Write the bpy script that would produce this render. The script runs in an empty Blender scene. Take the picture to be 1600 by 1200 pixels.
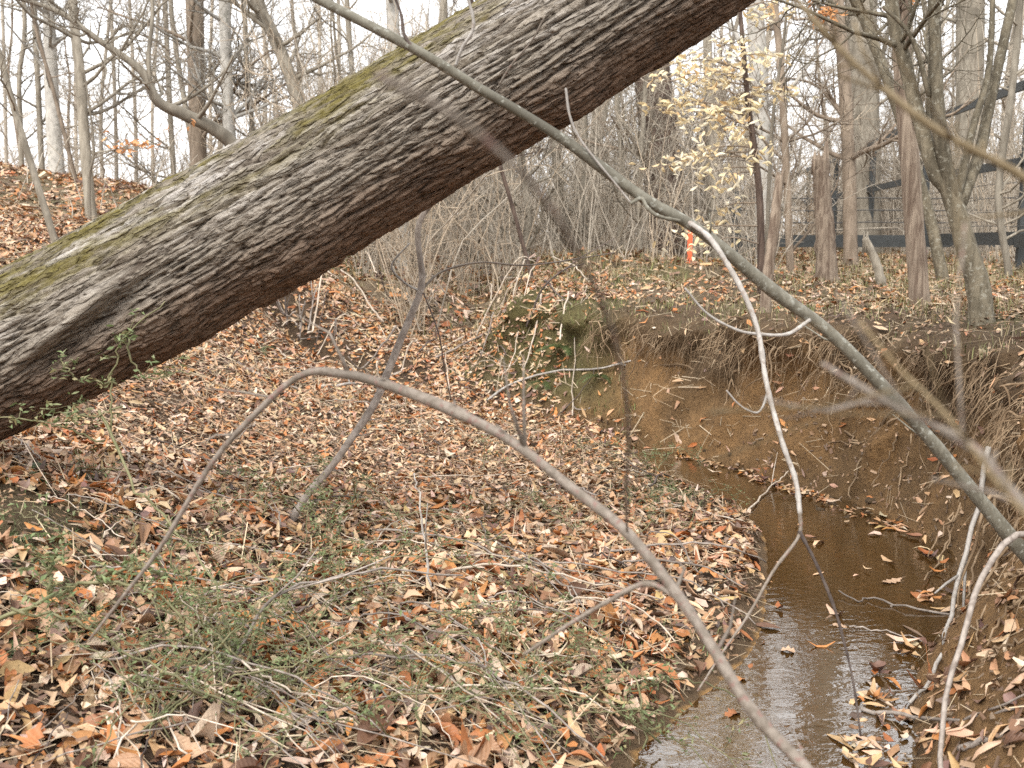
import bpy, math, random
import numpy as np
from mathutils import Vector

# ------------------------------------------------------------------ camera, sky, sun, exposure
sc = bpy.context.scene
COL = sc.collection
CAM = np.array([0.0, 0.0, 1.5])
LENS, FPX = 38.0, 1600 * 38.0 / 36.0
PITCH = math.atan(230.0 / FPX)
cam = bpy.data.cameras.new('camera')
cam.lens = LENS; cam.sensor_width = 36.0; cam.clip_start = 0.05; cam.clip_end = 1500
cam.dof.use_dof = True; cam.dof.focus_distance = 4.6; cam.dof.aperture_fstop = 5.6
cam_o = bpy.data.objects.new('camera', cam); COL.objects.link(cam_o)
cam_o.location = CAM; cam_o.rotation_euler = (math.pi / 2 - PITCH, 0, 0)
sc.camera = cam_o

SUN_EL, SUN_AZ = math.radians(48), math.radians(-152)      # azimuth from +Y, clockwise positive
world = bpy.data.worlds.new('World'); sc.world = world; world.use_nodes = True
nt = world.node_tree; nt.nodes.clear()
wo = nt.nodes.new('ShaderNodeOutputWorld'); bg = nt.nodes.new('ShaderNodeBackground')
sky = nt.nodes.new('ShaderNodeTexSky'); sky.sky_type = 'NISHITA'; sky.sun_disc = False
sky.sun_elevation = SUN_EL; sky.sun_rotation = SUN_AZ; sky.dust_density = 4.0; sky.air_density = 1.0
hs = nt.nodes.new('ShaderNodeHueSaturation'); hs.inputs['Saturation'].default_value = 0.12
mx = nt.nodes.new('ShaderNodeMix'); mx.data_type = 'RGBA'; mx.inputs[0].default_value = 0.72
mx.inputs[7].default_value = (7.9, 7.95, 8.0, 1)                # even cloud layer
nt.links.new(sky.outputs[0], hs.inputs['Color']); nt.links.new(hs.outputs[0], mx.inputs[6])
nt.links.new(mx.outputs[2], bg.inputs['Color']); bg.inputs['Strength'].default_value = 0.15
nt.links.new(bg.outputs[0], wo.inputs['Surface'])
sun = bpy.data.lights.new('sun', 'SUN'); sun.energy = 1.5; sun.angle = math.radians(25); sun.color = (1.0, 0.95, 0.87)
sun_o = bpy.data.objects.new('sun', sun); COL.objects.link(sun_o)
sd = Vector((math.sin(SUN_AZ) * math.cos(SUN_EL), math.cos(SUN_AZ) * math.cos(SUN_EL), math.sin(SUN_EL)))
sun_o.rotation_euler = sd.to_track_quat('Z', 'Y').to_euler(); sun_o.location = sd * 40

sc.view_settings.view_transform = 'Standard'; sc.view_settings.look = 'None'
sc.view_settings.exposure = 1.0; sc.view_settings.gamma = 1.0; sc.view_settings.use_curve_mapping = False
sc.render.engine = 'CYCLES'
cy = sc.cycles
cy.max_bounces = 6; cy.diffuse_bounces = 3; cy.glossy_bounces = 2; cy.transparent_max_bounces = 6; cy.transmission_bounces = 2
cy.caustics_reflective = False; cy.caustics_refractive = False
cy.use_denoising = False
cy.use_adaptive_sampling = True; cy.adaptive_threshold = 0.015

rng = np.random.default_rng(7)
R = random.Random(11)

# ------------------------------------------------------------------ helpers
_cp, _sp = math.cos(PITCH), math.sin(PITCH)
def P(u, v, d):
    """point seen in the photograph at (u, v), at depth d metres from the camera"""
    a = (u - 800) / FPX; b = (600 - v) / FPX
    return CAM + d * np.array([a, _cp + b * _sp, -_sp + b * _cp])

def ss(t):
    t = np.clip(t, 0, 1); return t * t * (3 - 2 * t)

def _hash(ix, iy, iz, seed=0):
    h = (ix.astype(np.int64) * 374761393 + iy.astype(np.int64) * 668265263 + iz.astype(np.int64) * 2147483647 + seed * 1274126177) & 0xFFFFFFFF
    h = ((h ^ (h >> 13)) * 1274126177) & 0xFFFFFFFF
    h = ((h ^ (h >> 16)) * 2246822519) & 0xFFFFFFFF
    return ((h ^ (h >> 15)) & 0xFFFFFF) / float(0xFFFFFF)

def vnoise(x, y, seed=0):
    x = np.asarray(x, float); y = np.asarray(y, float)
    ix = np.floor(x); iy = np.floor(y); fx = ss(x - ix); fy = ss(y - iy); z = np.zeros_like(ix)
    a = _hash(ix, iy, z, seed); b = _hash(ix + 1, iy, z, seed); c = _hash(ix, iy + 1, z, seed); d = _hash(ix + 1, iy + 1, z, seed)
    return (a * (1 - fx) + b * fx) * (1 - fy) + (c * (1 - fx) + d * fx) * fy

def fbm(x, y, oct=4, seed=0):
    s = 0; a = 0.5; f = 1.0
    for k in range(oct):
        s = s + a * (vnoise(x * f, y * f, seed + k * 17) - 0.5); a *= 0.5; f *= 2.03
    return s

def catmull(pts, n):
    p = np.asarray(pts, float)
    if len(p) == 2: return p[0] + (p[1] - p[0]) * np.linspace(0, 1, n)[:, None]
    q = np.vstack([2 * p[0] - p[1], p, 2 * p[-1] - p[-2]])
    t = np.linspace(0, len(p) - 1, n); i = np.minimum(t.astype(int), len(p) - 2); f = (t - i)[:, None]
    a, b, c, d = q[i], q[i + 1], q[i + 2], q[i + 3]
    return 0.5 * (2 * b + (c - a) * f + (2 * a - 5 * b + 4 * c - d) * f * f + (3 * b - a - 3 * c + d) * f ** 3)

class MB:
    """collects shapes for one mesh"""
    def __init__(s): s.v = []; s.f = []; s.c = []; s.n = 0; s.tri = []
    def add(s, v, quads=None, tris=None, col=None):
        v = np.asarray(v, float); 
        if quads is not None and len(quads): s.f.append(np.asarray(quads, np.int64) + s.n)
        if tris is not None and len(tris): s.tri.append(np.asarray(tris, np.int64) + s.n)
        if col is not None:
            c = np.asarray(col, float)
            s.c.append(np.broadcast_to(c, (len(v), 3)) if c.ndim == 1 else c)
        s.v.append(v); s.n += len(v)
    def tube(s, pts, rad, sides=6, cap=True, col=None, rough=0.0, seed=0):
        pts = np.asarray(pts, float); n = len(pts)
        rad = np.broadcast_to(np.asarray(rad, float), (n,))
        tg = np.gradient(pts, axis=0); tg /= np.linalg.norm(tg, axis=1)[:, None] + 1e-9
        m = tg.mean(0); ref = np.array([1.0, 0.13, 0.07]) if abs(m[0]) < 0.75 * np.linalg.norm(m) else np.array([0.1, 0.2, 1.0])
        a = np.cross(tg, ref); a /= np.linalg.norm(a, axis=1)[:, None] + 1e-9
        b = np.cross(tg, a)
        th = np.arange(sides) * 2 * math.pi / sides
        rr = rad[:, None] * np.ones(sides)[None]
        if rough: 
            k = np.arange(n)[:, None] * 0.9; j = np.arange(sides)[None] * 1.0
            rr = rr * (1 + rough * (_hash(np.round(k * 10) + 0 * j, j + 0 * k, 0 * k + 0 * j, seed) - 0.5))
        v = pts[:, None, :] + rr[:, :, None] * (np.cos(th)[None, :, None] * a[:, None, :] + np.sin(th)[None, :, None] * b[:, None, :])
        v = v.reshape(-1, 3)
        i = np.arange(n - 1)[:, None] * sides; j = np.arange(sides)[None]; j2 = (j + 1) % sides
        q = np.stack([i + j, i + j2, i + sides + j2, i + sides + j], -1).reshape(-1, 4)
        tr = []
        if cap:
            v = np.vstack([v, pts[0] - tg[0] * rad[0] * 0.3, pts[-1] + tg[-1] * rad[-1] * 0.5])
            c0 = n * sides; c1 = c0 + 1; e = (n - 1) * sides
            for k in range(sides):
                k2 = (k + 1) % sides
                tr.append((c0, k2, k)); tr.append((c1, e + k, e + k2))
        s.add(v, q, tr, col)
    def mesh(s, name, mat=None, smooth=True):
        v = np.vstack(s.v); q = np.vstack(s.f) if s.f else np.zeros((0, 4), np.int64); t = np.vstack(s.tri) if s.tri else np.zeros((0, 3), np.int64)
        me = bpy.data.meshes.new(name)
        me.vertices.add(len(v)); me.vertices.foreach_set('co', v.astype(np.float32).ravel())
        li = np.concatenate([q.ravel(), t.ravel()]).astype(np.int32)
        ls = np.concatenate([np.arange(len(q)) * 4, len(q) * 4 + np.arange(len(t)) * 3]).astype(np.int32)
        me.loops.add(len(li)); me.loops.foreach_set('vertex_index', li)
        me.polygons.add(len(ls)); me.polygons.foreach_set('loop_start', ls)
        me.polygons.foreach_set('use_smooth', np.full(len(ls), bool(smooth)))
        me.update(calc_edges=True); me.validate()
        if s.c:
            c = np.vstack(s.c); 
            if len(c) == len(v):
                at = me.attributes.new('tint', 'FLOAT_COLOR', 'POINT')
                at.data.foreach_set('color', np.hstack([c, np.ones((len(c), 1))]).astype(np.float32).ravel())
        if mat: me.materials.append(mat)
        return me
    def build(s, name, mat, parent=None, smooth=True):
        o = bpy.data.objects.new(name, s.mesh(name, mat, smooth)); COL.objects.link(o)
        if parent is not None: o.parent = parent
        return o

def tag(o, label=None, cat=None, group=None, kind=None):
    if label: o['label'] = label
    if cat: o['category'] = cat
    if group: o['group'] = group
    if kind: o['kind'] = kind
    return o
def empty(name, loc=(0, 0, 0)):
    e = bpy.data.objects.new(name, None); COL.objects.link(e); e.location = loc; e.empty_display_size = 0.1
    return e
def local(mb_pts, base): return np.asarray(mb_pts) - np.asarray(base)
def copy_tree(o, parent=None):
    c = o.copy(); COL.objects.link(c); c.parent = parent
    for ch in list(o.children): copy_tree(ch, c)
    return c

# ------------------------------------------------------------------ materials
def mat_new(name):
    m = bpy.data.materials.new(name); m.use_nodes = True; t = m.node_tree
    b = t.nodes['Principled BSDF']; b.inputs['Specular IOR Level'].default_value = 0.3
    return m, t, b
def nd(t, typ, **kw):
    n = t.nodes.new(typ)
    for k, v in kw.items(): setattr(n, k, v)
    return n
def noise_node(t, scale, detail=4, rough=0.6, vec=None, dist=0.0):
    n = nd(t, 'ShaderNodeTexNoise'); n.inputs['Scale'].default_value = scale; n.inputs['Detail'].default_value = detail
    n.inputs['Roughness'].default_value = rough; n.inputs['Distortion'].default_value = dist
    if vec is not None: t.links.new(vec, n.inputs['Vector'])
    return n
def mixc(t, fac, a, b, blend='MIX'):
    n = nd(t, 'ShaderNodeMix', data_type='RGBA', blend_type=blend)
    for i, s in ((0, fac), (6, a), (7, b)):
        if isinstance(s, (int, float)): n.inputs[i].default_value = s
        elif isinstance(s, tuple): n.inputs[i].default_value = (*s, 1)
        else: t.links.new(s, n.inputs[i])
    return n.outputs[2]
def ramp(t, fac, lo, hi):
    n = nd(t, 'ShaderNodeMapRange', interpolation_type='SMOOTHSTEP'); n.inputs[1].default_value = lo; n.inputs[2].default_value = hi
    t.links.new(fac, n.inputs[0]); return n.outputs[0]
def bump(t, b, h, strength, dist):
    n = nd(t, 'ShaderNodeBump'); n.inputs['Strength'].default_value = strength; n.inputs['Distance'].default_value = dist
    t.links.new(h, n.inputs['Height']); t.links.new(n.outputs[0], b.inputs['Normal']); return n

def bark_mat(name, c1, c2, scale=18, stretch=0.18, rough=0.85, spots=None, bstr=0.5):
    m, t, b = mat_new(name)
    tc = nd(t, 'ShaderNodeTexCoord'); mp = nd(t, 'ShaderNodeMapping'); mp.inputs['Scale'].default_value = (1, 1, stretch)
    t.links.new(tc.outputs['Object'], mp.inputs['Vector'])
    n1 = noise_node(t, scale, 6, 0.65, mp.outputs[0], 0.4)
    col = mixc(t, ramp(t, n1.outputs[0], 0.35, 0.65), c1, c2)
    n2 = noise_node(t, 2.2, 3, 0.6, tc.outputs['Object'])
    col = mixc(t, ramp(t, n2.outputs[0], 0.45, 0.75), col, tuple(0.72 * x for x in c1))
    if spots:
        n3 = noise_node(t, scale * 1.4, 3, 0.6, tc.outputs['Object'])
        col = mixc(t, ramp(t, n3.outputs[0], 0.56, 0.66), col, spots)
    oi = nd(t, 'ShaderNodeObjectInfo')
    hsv = nd(t, 'ShaderNodeHueSaturation'); t.links.new(col, hsv.inputs['Color'])
    mr = nd(t, 'ShaderNodeMapRange'); mr.inputs[3].default_value = 0.8; mr.inputs[4].default_value = 1.2
    t.links.new(oi.outputs['Random'], mr.inputs[0]); t.links.new(mr.outputs[0], hsv.inputs['Value'])
    t.links.new(hsv.outputs[0], b.inputs['Base Color']); b.inputs['Roughness'].default_value = rough
    bump(t, b, n1.outputs[0], bstr, 0.012)
    return m
M = {}
M['bark_grey'] = bark_mat('bark_grey', (0.185, 0.16, 0.125), (0.32, 0.285, 0.23))
M['bark_brown'] = bark_mat('bark_brown', (0.17, 0.13, 0.095), (0.29, 0.23, 0.175))
M['bark_pale'] = bark_mat('bark_pale', (0.33, 0.31, 0.28), (0.46, 0.435, 0.39), 9, 0.6, spots=(0.24, 0.23, 0.2))
M['bark_shaggy'] = bark_mat('bark_shaggy', (0.115, 0.08, 0.058), (0.29, 0.23, 0.175), 30, 0.06, bstr=1.0)
M['bark_olive'] = bark_mat('bark_olive', (0.095, 0.08, 0.055), (0.20, 0.17, 0.12), 26, 0.3, spots=(0.26, 0.24, 0.19), bstr=0.9)
M['bark_dark'] = bark_mat('bark_dark', (0.055, 0.036, 0.028), (0.14, 0.10, 0.078), 25, 0.1)
M['twig_far'] = bark_mat('twig_far', (0.33, 0.285, 0.23), (0.48, 0.425, 0.35), 6, 1)  # lightened colour stands in for haze over the far woods
M['twig_tan'] = bark_mat('twig_tan', (0.38, 0.305, 0.22), (0.55, 0.455, 0.35), 8, 1)
M['branch_green'] = bark_mat('branch_green', (0.15, 0.137, 0.105), (0.235, 0.22, 0.175), 40, 0.5, 0.6, spots=(0.33, 0.325, 0.28), bstr=0.3)
M['branch_white'] = bark_mat('branch_white', (0.28, 0.255, 0.23), (0.42, 0.395, 0.365), 45, 0.6, 0.6, spots=(0.26, 0.22, 0.19), bstr=0.3)
M['branch_mauve'] = bark_mat('branch_mauve', (0.145, 0.118, 0.092), (0.25, 0.21, 0.175), 60, 0.7, 0.6, spots=(0.2, 0.12, 0.1), bstr=0.3)
M['branch_olive'] = bark_mat('branch_olive', (0.14, 0.10, 0.05), (0.20, 0.15, 0.085), 40, 0.7, 0.6, bstr=0.3)
M['stick_pale'] = bark_mat('stick_pale', (0.42, 0.34, 0.26), (0.62, 0.54, 0.45), 30, 0.7, 0.7, bstr=0.3)
M['stick_grey'] = bark_mat('stick_grey', (0.20, 0.165, 0.14), (0.38, 0.33, 0.29), 30, 0.7, 0.8, bstr=0.4)
M['stick_dark'] = bark_mat('stick_dark', (0.07, 0.052, 0.045), (0.15, 0.12, 0.105), 30, 0.7, 0.8, bstr=0.4)
M['root'] = bark_mat('root', (0.16, 0.105, 0.06), (0.36, 0.26, 0.165), 9, 0.8, 0.85, bstr=0.4)
M['briar'] = bark_mat('briar', (0.13, 0.13, 0.06), (0.22, 0.20, 0.11), 30, 0.8, 0.6, bstr=0.2)

def tint_mat(name, rough=0.6, varscale=0, spec=0.35, trans=0.0):
    m, t, b = mat_new(name)
    a = nd(t, 'ShaderNodeAttribute', attribute_name='tint')
    tc = nd(t, 'ShaderNodeTexCoord')
    n = noise_node(t, varscale or 90, 3, 0.6, tc.outputs['Object'])
    mr = nd(t, 'ShaderNodeMapRange'); mr.inputs[3].default_value = 0.62; mr.inputs[4].default_value = 1.3
    t.links.new(n.outputs[0], mr.inputs[0])
    hsv = nd(t, 'ShaderNodeHueSaturation'); t.links.new(a.outputs['Color'], hsv.inputs['Color']); t.links.new(mr.outputs[0], hsv.inputs['Value'])
    t.links.new(hsv.outputs[0], b.inputs['Base Color']); b.inputs['Roughness'].default_value = rough
    b.inputs['Specular IOR Level'].default_value = spec
    if trans:
        tr = nd(t, 'ShaderNodeBsdfTranslucent'); t.links.new(hsv.outputs[0], tr.inputs['Color'])
        mxs = nd(t, 'ShaderNodeMixShader'); mxs.inputs[0].default_value = trans
        t.links.new(b.outputs[0], mxs.inputs[1]); t.links.new(tr.outputs[0], mxs.inputs[2])
        t.links.new(mxs.outputs[0], t.nodes['Material Output'].inputs['Surface'])
    return m
M['litter'] = tint_mat('litter', 0.5, 70, 0.4)
M['grass'] = tint_mat('grass', 0.6, 20, 0.3)
M['green_leaf'] = tint_mat('green_leaf', 0.5, 50, 0.35, 0.25)
M['beech_leaf'] = tint_mat('beech_leaf', 0.6, 40, 0.3, 0.3)

m, t, b = mat_new('big_leaf'); oi = nd(t, 'ShaderNodeObjectInfo'); tc = nd(t, 'ShaderNodeTexCoord')
n1 = noise_node(t, 45, 5, 0.65, tc.outputs['Object']); wv = nd(t, 'ShaderNodeTexWave', wave_type='BANDS', bands_direction='DIAGONAL')
wv.inputs['Scale'].default_value = 38; wv.inputs['Distortion'].default_value = 1.2; t.links.new(tc.outputs['Object'], wv.inputs['Vector'])
mr = nd(t, 'ShaderNodeMapRange'); mr.inputs[3].default_value = 0.5; mr.inputs[4].default_value = 1.35; t.links.new(n1.outputs[0], mr.inputs[0])
hsv = nd(t, 'ShaderNodeHueSaturation'); t.links.new(oi.outputs['Color'], hsv.inputs['Color']); t.links.new(mr.outputs[0], hsv.inputs['Value'])
cc = mixc(t, ramp(t, n1.outputs[0], 0.58, 0.72), hsv.outputs[0], (0.16, 0.08, 0.04))
t.links.new(cc, b.inputs['Base Color']); b.inputs['Roughness'].default_value = 0.48
bump(t, b, wv.outputs[0], 0.35, 0.003); M['big_leaf'] = m

m, t, b = mat_new('soil'); a = nd(t, 'ShaderNodeAttribute', attribute_name='tint'); tc = nd(t, 'ShaderNodeTexCoord')
n1 = noise_node(t, 9, 8, 0.7, tc.outputs['Object'], 0.3); n2 = noise_node(t, 38, 6, 0.75, tc.outputs['Object']); n3 = noise_node(t, 2.0, 3, 0.6, tc.outputs['Object'])
mr = nd(t, 'ShaderNodeMapRange'); mr.inputs[1].default_value = 0.25; mr.inputs[2].default_value = 0.75; mr.inputs[3].default_value = 0.6; mr.inputs[4].default_value = 1.4; t.links.new(n1.outputs[0], mr.inputs[0])
hsv = nd(t, 'ShaderNodeHueSaturation'); t.links.new(a.outputs['Color'], hsv.inputs['Color']); t.links.new(mr.outputs[0], hsv.inputs['Value'])
cc = mixc(t, ramp(t, n2.outputs[0], 0.5, 0.75), hsv.outputs[0], (0.10, 0.06, 0.03))
t.links.new(cc, b.inputs['Base Color']); b.inputs['Roughness'].default_value = 0.85
ad = nd(t, 'ShaderNodeMath', operation='ADD'); t.links.new(n1.outputs[0], ad.inputs[0]); t.links.new(n2.outputs[0], ad.inputs[1])
bump(t, b, ad.outputs[0], 1.0, 0.045); M['soil'] = m

m, t, b = mat_new('water')
t.nodes.remove(b); out = t.nodes['Material Output']; tc = nd(t, 'ShaderNodeTexCoord')
mp = nd(t, 'ShaderNodeMapping'); mp.inputs['Scale'].default_value = (1, 1.9, 1); t.links.new(tc.outputs['Object'], mp.inputs['Vector'])
n1 = noise_node(t, 11, 3, 0.55, mp.outputs[0], 0.6); n2 = noise_node(t, 3, 2, 0.5, tc.outputs['Object'])
bp = nd(t, 'ShaderNodeBump'); bp.inputs['Strength'].default_value = 0.09; bp.inputs['Distance'].default_value = 0.02; t.links.new(n1.outputs[0], bp.inputs['Height'])
gl = nd(t, 'ShaderNodeBsdfGlossy'); gl.inputs['Roughness'].default_value = 0.02; t.links.new(bp.outputs[0], gl.inputs['Normal'])
tp = nd(t, 'ShaderNodeBsdfTransparent'); tp.inputs['Color'].default_value = (0.90, 0.68, 0.38, 1)
df = nd(t, 'ShaderNodeBsdfDiffuse'); t.links.new(mixc(t, n2.outputs[0], (0.34, 0.19, 0.062), (0.22, 0.12, 0.04)), df.inputs['Color'])
m1 = nd(t, 'ShaderNodeMixShader'); m1.inputs[0].default_value = 0.22; t.links.new(tp.outputs[0], m1.inputs[1]); t.links.new(df.outputs[0], m1.inputs[2])
fr = nd(t, 'ShaderNodeFresnel'); fr.inputs['IOR'].default_value = 2.3; t.links.new(bp.outputs[0], fr.inputs['Normal'])
fm = nd(t, 'ShaderNodeMath', operation='MULTIPLY'); fm.inputs[1].default_value = 1.65; t.links.new(fr.outputs[0], fm.inputs[0])
m2 = nd(t, 'ShaderNodeMixShader'); t.links.new(fm.outputs[0], m2.inputs[0]); t.links.new(m1.outputs[0], m2.inputs[1]); t.links.new(gl.outputs[0], m2.inputs[2])
t.links.new(m2.outputs[0], out.inputs['Surface']); M['water'] = m

def plain(name, c, rough=0.6, var=0.25, scale=30):
    m, t, b = mat_new(name); tc = nd(t, 'ShaderNodeTexCoord'); n = noise_node(t, scale, 5, 0.6, tc.outputs['Object'])
    t.links.new(mixc(t, n.outputs[0], tuple(x * (1 - var) for x in c), tuple(x * (1 + var) for x in c)), b.inputs['Base Color'])
    b.inputs['Roughness'].default_value = rough; bump(t, b, n.outputs[0], 0.3, 0.004); return m
M['fence'] = plain('fence_paint', (0.06, 0.064, 0.064), 0.6, 0.45, 12)
M['wire'] = plain('fence_wire', (0.09, 0.085, 0.08), 0.5)
M['orange'] = plain('orange_paint', (0.85, 0.16, 0.07), 0.6, 0.12)

# ------------------------------------------------------------------ terrain
TOE = catmull([(1.0, -40), (0.9, -6), (0.85, 1.0), (0.96, 2.75), (1.07, 3.25), (1.3, 3.6), (1.72, 4.25), (1.95, 4.85), (1.98, 5.4), (1.8, 6.05), (1.56, 6.55), (1.22, 7.25), (0.86, 7.7), (0.5, 8.35), (-0.1, 9.1), (-1.2, 9.8), (-2.3, 10.3), (-4, 11)], 130)
EDGE = catmull([(0.2, -40), (0.1, -6), (0.1, 1.0), (0.31, 2.75), (0.5, 3.2), (0.88, 3.8), (1.12, 4.6), (1.28, 5.4), (1.22, 5.9), (1.02, 6.4), (0.88, 7.1), (0.74, 7.6), (0.42, 8.25), (-0.18, 9.0), (-1.25, 9.68), (-2.35, 10.2), (-4.05, 10.9)], 130)
def sdist(poly, x, y):
    best = np.full(x.shape, 1e9); sign = np.ones(x.shape); nx = np.zeros(x.shape); ny = np.zeros(x.shape)
    for (x0, y0), (x1, y1) in zip(poly[:-1], poly[1:]):
        dx, dy = x1 - x0, y1 - y0; L = math.hypot(dx, dy)
        tt = np.clip(((x - x0) * dx + (y - y0) * dy) / (L * L), 0, 1)
        d = np.hypot(x - x0 - tt * dx, y - y0 - tt * dy)
        k = d < best
        best = np.where(k, d, best); sign = np.where(k, np.sign((x - x0) * dy - (y - y0) * dx), sign)
        nx = np.where(k, dy / L, nx); ny = np.where(k, -dx / L, ny)
    return best * sign, nx, ny         # positive on the right-hand side of the line
CTRL = np.array([(0.1, 3.5, .05), (-.5, 3.5, .13), (-1.2, 3.5, .25), (-1.65, 3.6, .50), (-1.2, 2.5, .2), (-.2, 2.5, .08), (-2.5, 3.0, .72), (-2.4, 5, .52), (-3.5, 5, .9),
    (-1.2, 5, .2), (0, 5, .08), (.8, 5, .03), (.5, 7, .04), (-.5, 7, .1), (-1.5, 7, .3), (-2.2, 7.5, .62), (-3.5, 8, 1.15), (-2.1, 10, .98), (-1.3, 9, .33), (-.3, 8.5, .1),
    (-.65, 11, .5), (-1.0, 10.2, .32), (-1.4, 10.0, .34), (-1.86, 9.2, .58), (-1.42, 12, .9), (-.9, 15, .92), (0, 12, .6), (.3, 10.5, .5), (0, 20, 1.0), (-6.4, 18, 2.35), (-9, 18, 2.7), (-12, 10, 2.8),
    (-6, 8, 2.0), (-4.7, 10, 1.65), (-5.4, 13, 1.75), (-15, 30, 2.0), (0, 40, 1.05), (-18, 60, 1.0), (-9, 40, 1.3), (25, 60, 1.1), (10, 20, 1.1), (-5, 0, 1.4), (-2.5, 0, .6), (0, 0, .1), (0, -10, .2), (-10, -5, 2.5), (5, 5, .6), (5, -5, .8), (20, -5, 1.2), (22, 30, 1.1)])
def _U(r2): return r2 * np.log(r2 + 1e-9)
_n = len(CTRL); _A = np.zeros((_n + 3, _n + 3)); _dx = CTRL[:, None, :2] - CTRL[None, :, :2]
_A[:_n, :_n] = _U((_dx ** 2).sum(-1)) + np.eye(_n) * 0.02; _A[:_n, _n] = 1; _A[:_n, _n + 1:] = CTRL[:, :2]; _A[_n:, :_n] = _A[:_n, _n:].T
_w = np.linalg.solve(_A, np.concatenate([CTRL[:, 2], np.zeros(3)]))
def tps(x, y):
    x = np.clip(x, -20, 25); y = np.clip(y, -10, 60)
    z = _w[_n] + _w[_n + 1] * x + _w[_n + 2] * y
    for i in range(_n): z = z + _w[i] * _U((x - CTRL[i, 0]) ** 2 + (y - CTRL[i, 1]) ** 2)
    return z
PROF_X = [0, .15, .62, .95, 1.15, 1.6, 2.6]; PROF_Y = [0, .07, .52, .84, .94, 1.0, 1.0]
def terr(x, y, full=False):
    x = np.atleast_1d(np.asarray(x, float)); y = np.atleast_1d(np.asarray(y, float))
    db, nx, ny = sdist(TOE, x, y); el, _, _ = sdist(EDGE, x, y); el = -el
    Lz = tps(x, y)
    far = ss((y - 7.3) / 0.8); fill = ss((0.2 - x) / 0.6) * ss((y - 8.6) / .5)
    bar = np.where(el > 0, 0.055 * ss(el / 0.1) + np.maximum(Lz, 0.02) * ss(el / 0.9), -0.11 * ss(-el / 0.22) * (1 - far) + 0.02 * far)
    bar = bar + fill * np.maximum(0.14 - bar, 0) * 0.9
    bar = Lz + (bar - Lz) * ss((x + 2.9) / 1.6)
    plat = 1.05 - 0.12 * ss((y - 6.6) / 1.6) * (1 - ss(db / 3.0)) + 0.04 * ss(db / 5.0) + 0.08 * ss(db / 16.0) + 0.05 * fbm(x * 0.8, y * 0.8, 3, 5)
    plat = plat + 0.05 * np.exp(-((x - .5) / .8) ** 2 - ((y - 9) / 1.3) ** 2)
    Rz = Lz + (plat - Lz) * ss((x + 0.5) / 0.75)
    w = 0.52 + 0.5 * (1 - ss((y - 2.9) / 1.1)) + 0.10 * (fbm(x * 1.7, y * 1.7, 2, 9))
    w = w * (1 - 0.35 * ss((0.0 - x) / 0.5) * (y > 8)) 
    tt = db / w
    pr = np.interp(tt, PROF_X, PROF_Y)
    z = bar + (Rz - bar) * np.where(db > 0, pr, 0)
    # relief
    amp = np.where(el > 0, ss(el / 0.5), 0) + ss((db - 0.1) / 0.3)
    z = z + amp * (0.07 * fbm(x * 1.6, y * 1.6, 4, 1) + 0.05 * fbm(x * 6, y * 6, 3, 2))
    hol = ss((y - 8.6) / 1.0) * (1 - ss((y - 17) / 5)) * (1 - ss((np.abs(x + 1.2) - 3.0) / 1.5))
    z = z + hol * (0.42 * fbm(x * 1.1, y * 0.9, 3, 61) + 0.16 * np.maximum(fbm(x * 3.2, y * 3.2, 3, 63), 0))
    face = ss(tt / 0.25) * (1 - ss((tt - 1.0) / 0.5))
    lip = np.exp(-((tt - 1.02) / 0.2) ** 2)
    near = np.exp(-(np.maximum(np.hypot(x - 1.2, y - 6) - 6, 0) / 3) ** 2) * ss((x + 0.4) / 0.6)
    off = near * (lip * (0.24 + 0.5 * fbm(x * 2.6, y * 2.6, 3, 21)) + face * 0.22 * fbm(x * 4, y * 4 + 3 * z, 4, 31) + face * 0.07 * fbm(x * 13, y * 13 + 11 * z, 3, 35) + lip * 0.12 * fbm(x * 12, y * 12, 2, 33))
    z = z + near * (lip * 0.22 * fbm(x * 4, y * 4, 3, 41) + ss((tt-.9)/.3)*(1-ss((tt-3)/2)) * 0.10 * fbm(x * 7, y * 7, 3, 47) - 0.05 * face * np.maximum(fbm(x * 9, y * 9, 2, 43), 0))
    X = x - nx * off; Y = y - ny * off
    if full: return X, Y, z, db, el, tt, Lz
    return z

def axis(lo, dlo, dhi, hi, step, g=1.09):
    a = list(np.arange(dlo, dhi, step)); s = step
    while a[-1] < hi: s *= g; a.append(a[-1] + s)
    s = step; b = [dlo]
    while b[-1] > lo: s *= g; b.append(b[-1] - s)
    return np.array(b[::-1][:-1] + a)
xs = axis(-200, -2.6, 3.0, 200, 0.03); ys = axis(-40, 2.0, 10.5, 260, 0.032)
GX, GY = np.meshgrid(xs, ys); shp = GX.shape
X, Y, Z, DB, EL, TT, LZ = terr(GX.ravel(), GY.ravel(), True)
ZG = Z.reshape(shp)
def fz(x, y):
    x = np.clip(np.atleast_1d(np.asarray(x, float)), xs[1], xs[-2]); y = np.clip(np.atleast_1d(np.asarray(y, float)), ys[1], ys[-2])
    i = np.clip(np.searchsorted(xs, x) - 1, 0, len(xs) - 2); j = np.clip(np.searchsorted(ys, y) - 1, 0, len(ys) - 2)
    a = (x - xs[i]) / (xs[i + 1] - xs[i]); b = (y - ys[j]) / (ys[j + 1] - ys[j])
    return (ZG[j, i] * (1 - a) + ZG[j, i + 1] * a) * (1 - b) + (ZG[j + 1, i] * (1 - a) + ZG[j + 1, i + 1] * a) * b
def gz(x, y): return float(fz(x, y)[0])
n_soil = fbm(GX.ravel() * 1.3, GY.ravel() * 1.3, 4, 71)
cs = np.tile(np.array([0.125, 0.078, 0.048]), (X.size, 1))
def blend(c, m): 
    global cs
    m = np.clip(m, 0, 1)[:, None]; cs = cs * (1 - m) + np.array(c) * m
blend((0.185, 0.135, 0.085), ss((DB - .6) / .6))                                # plateau, dry litter and soil
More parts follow.
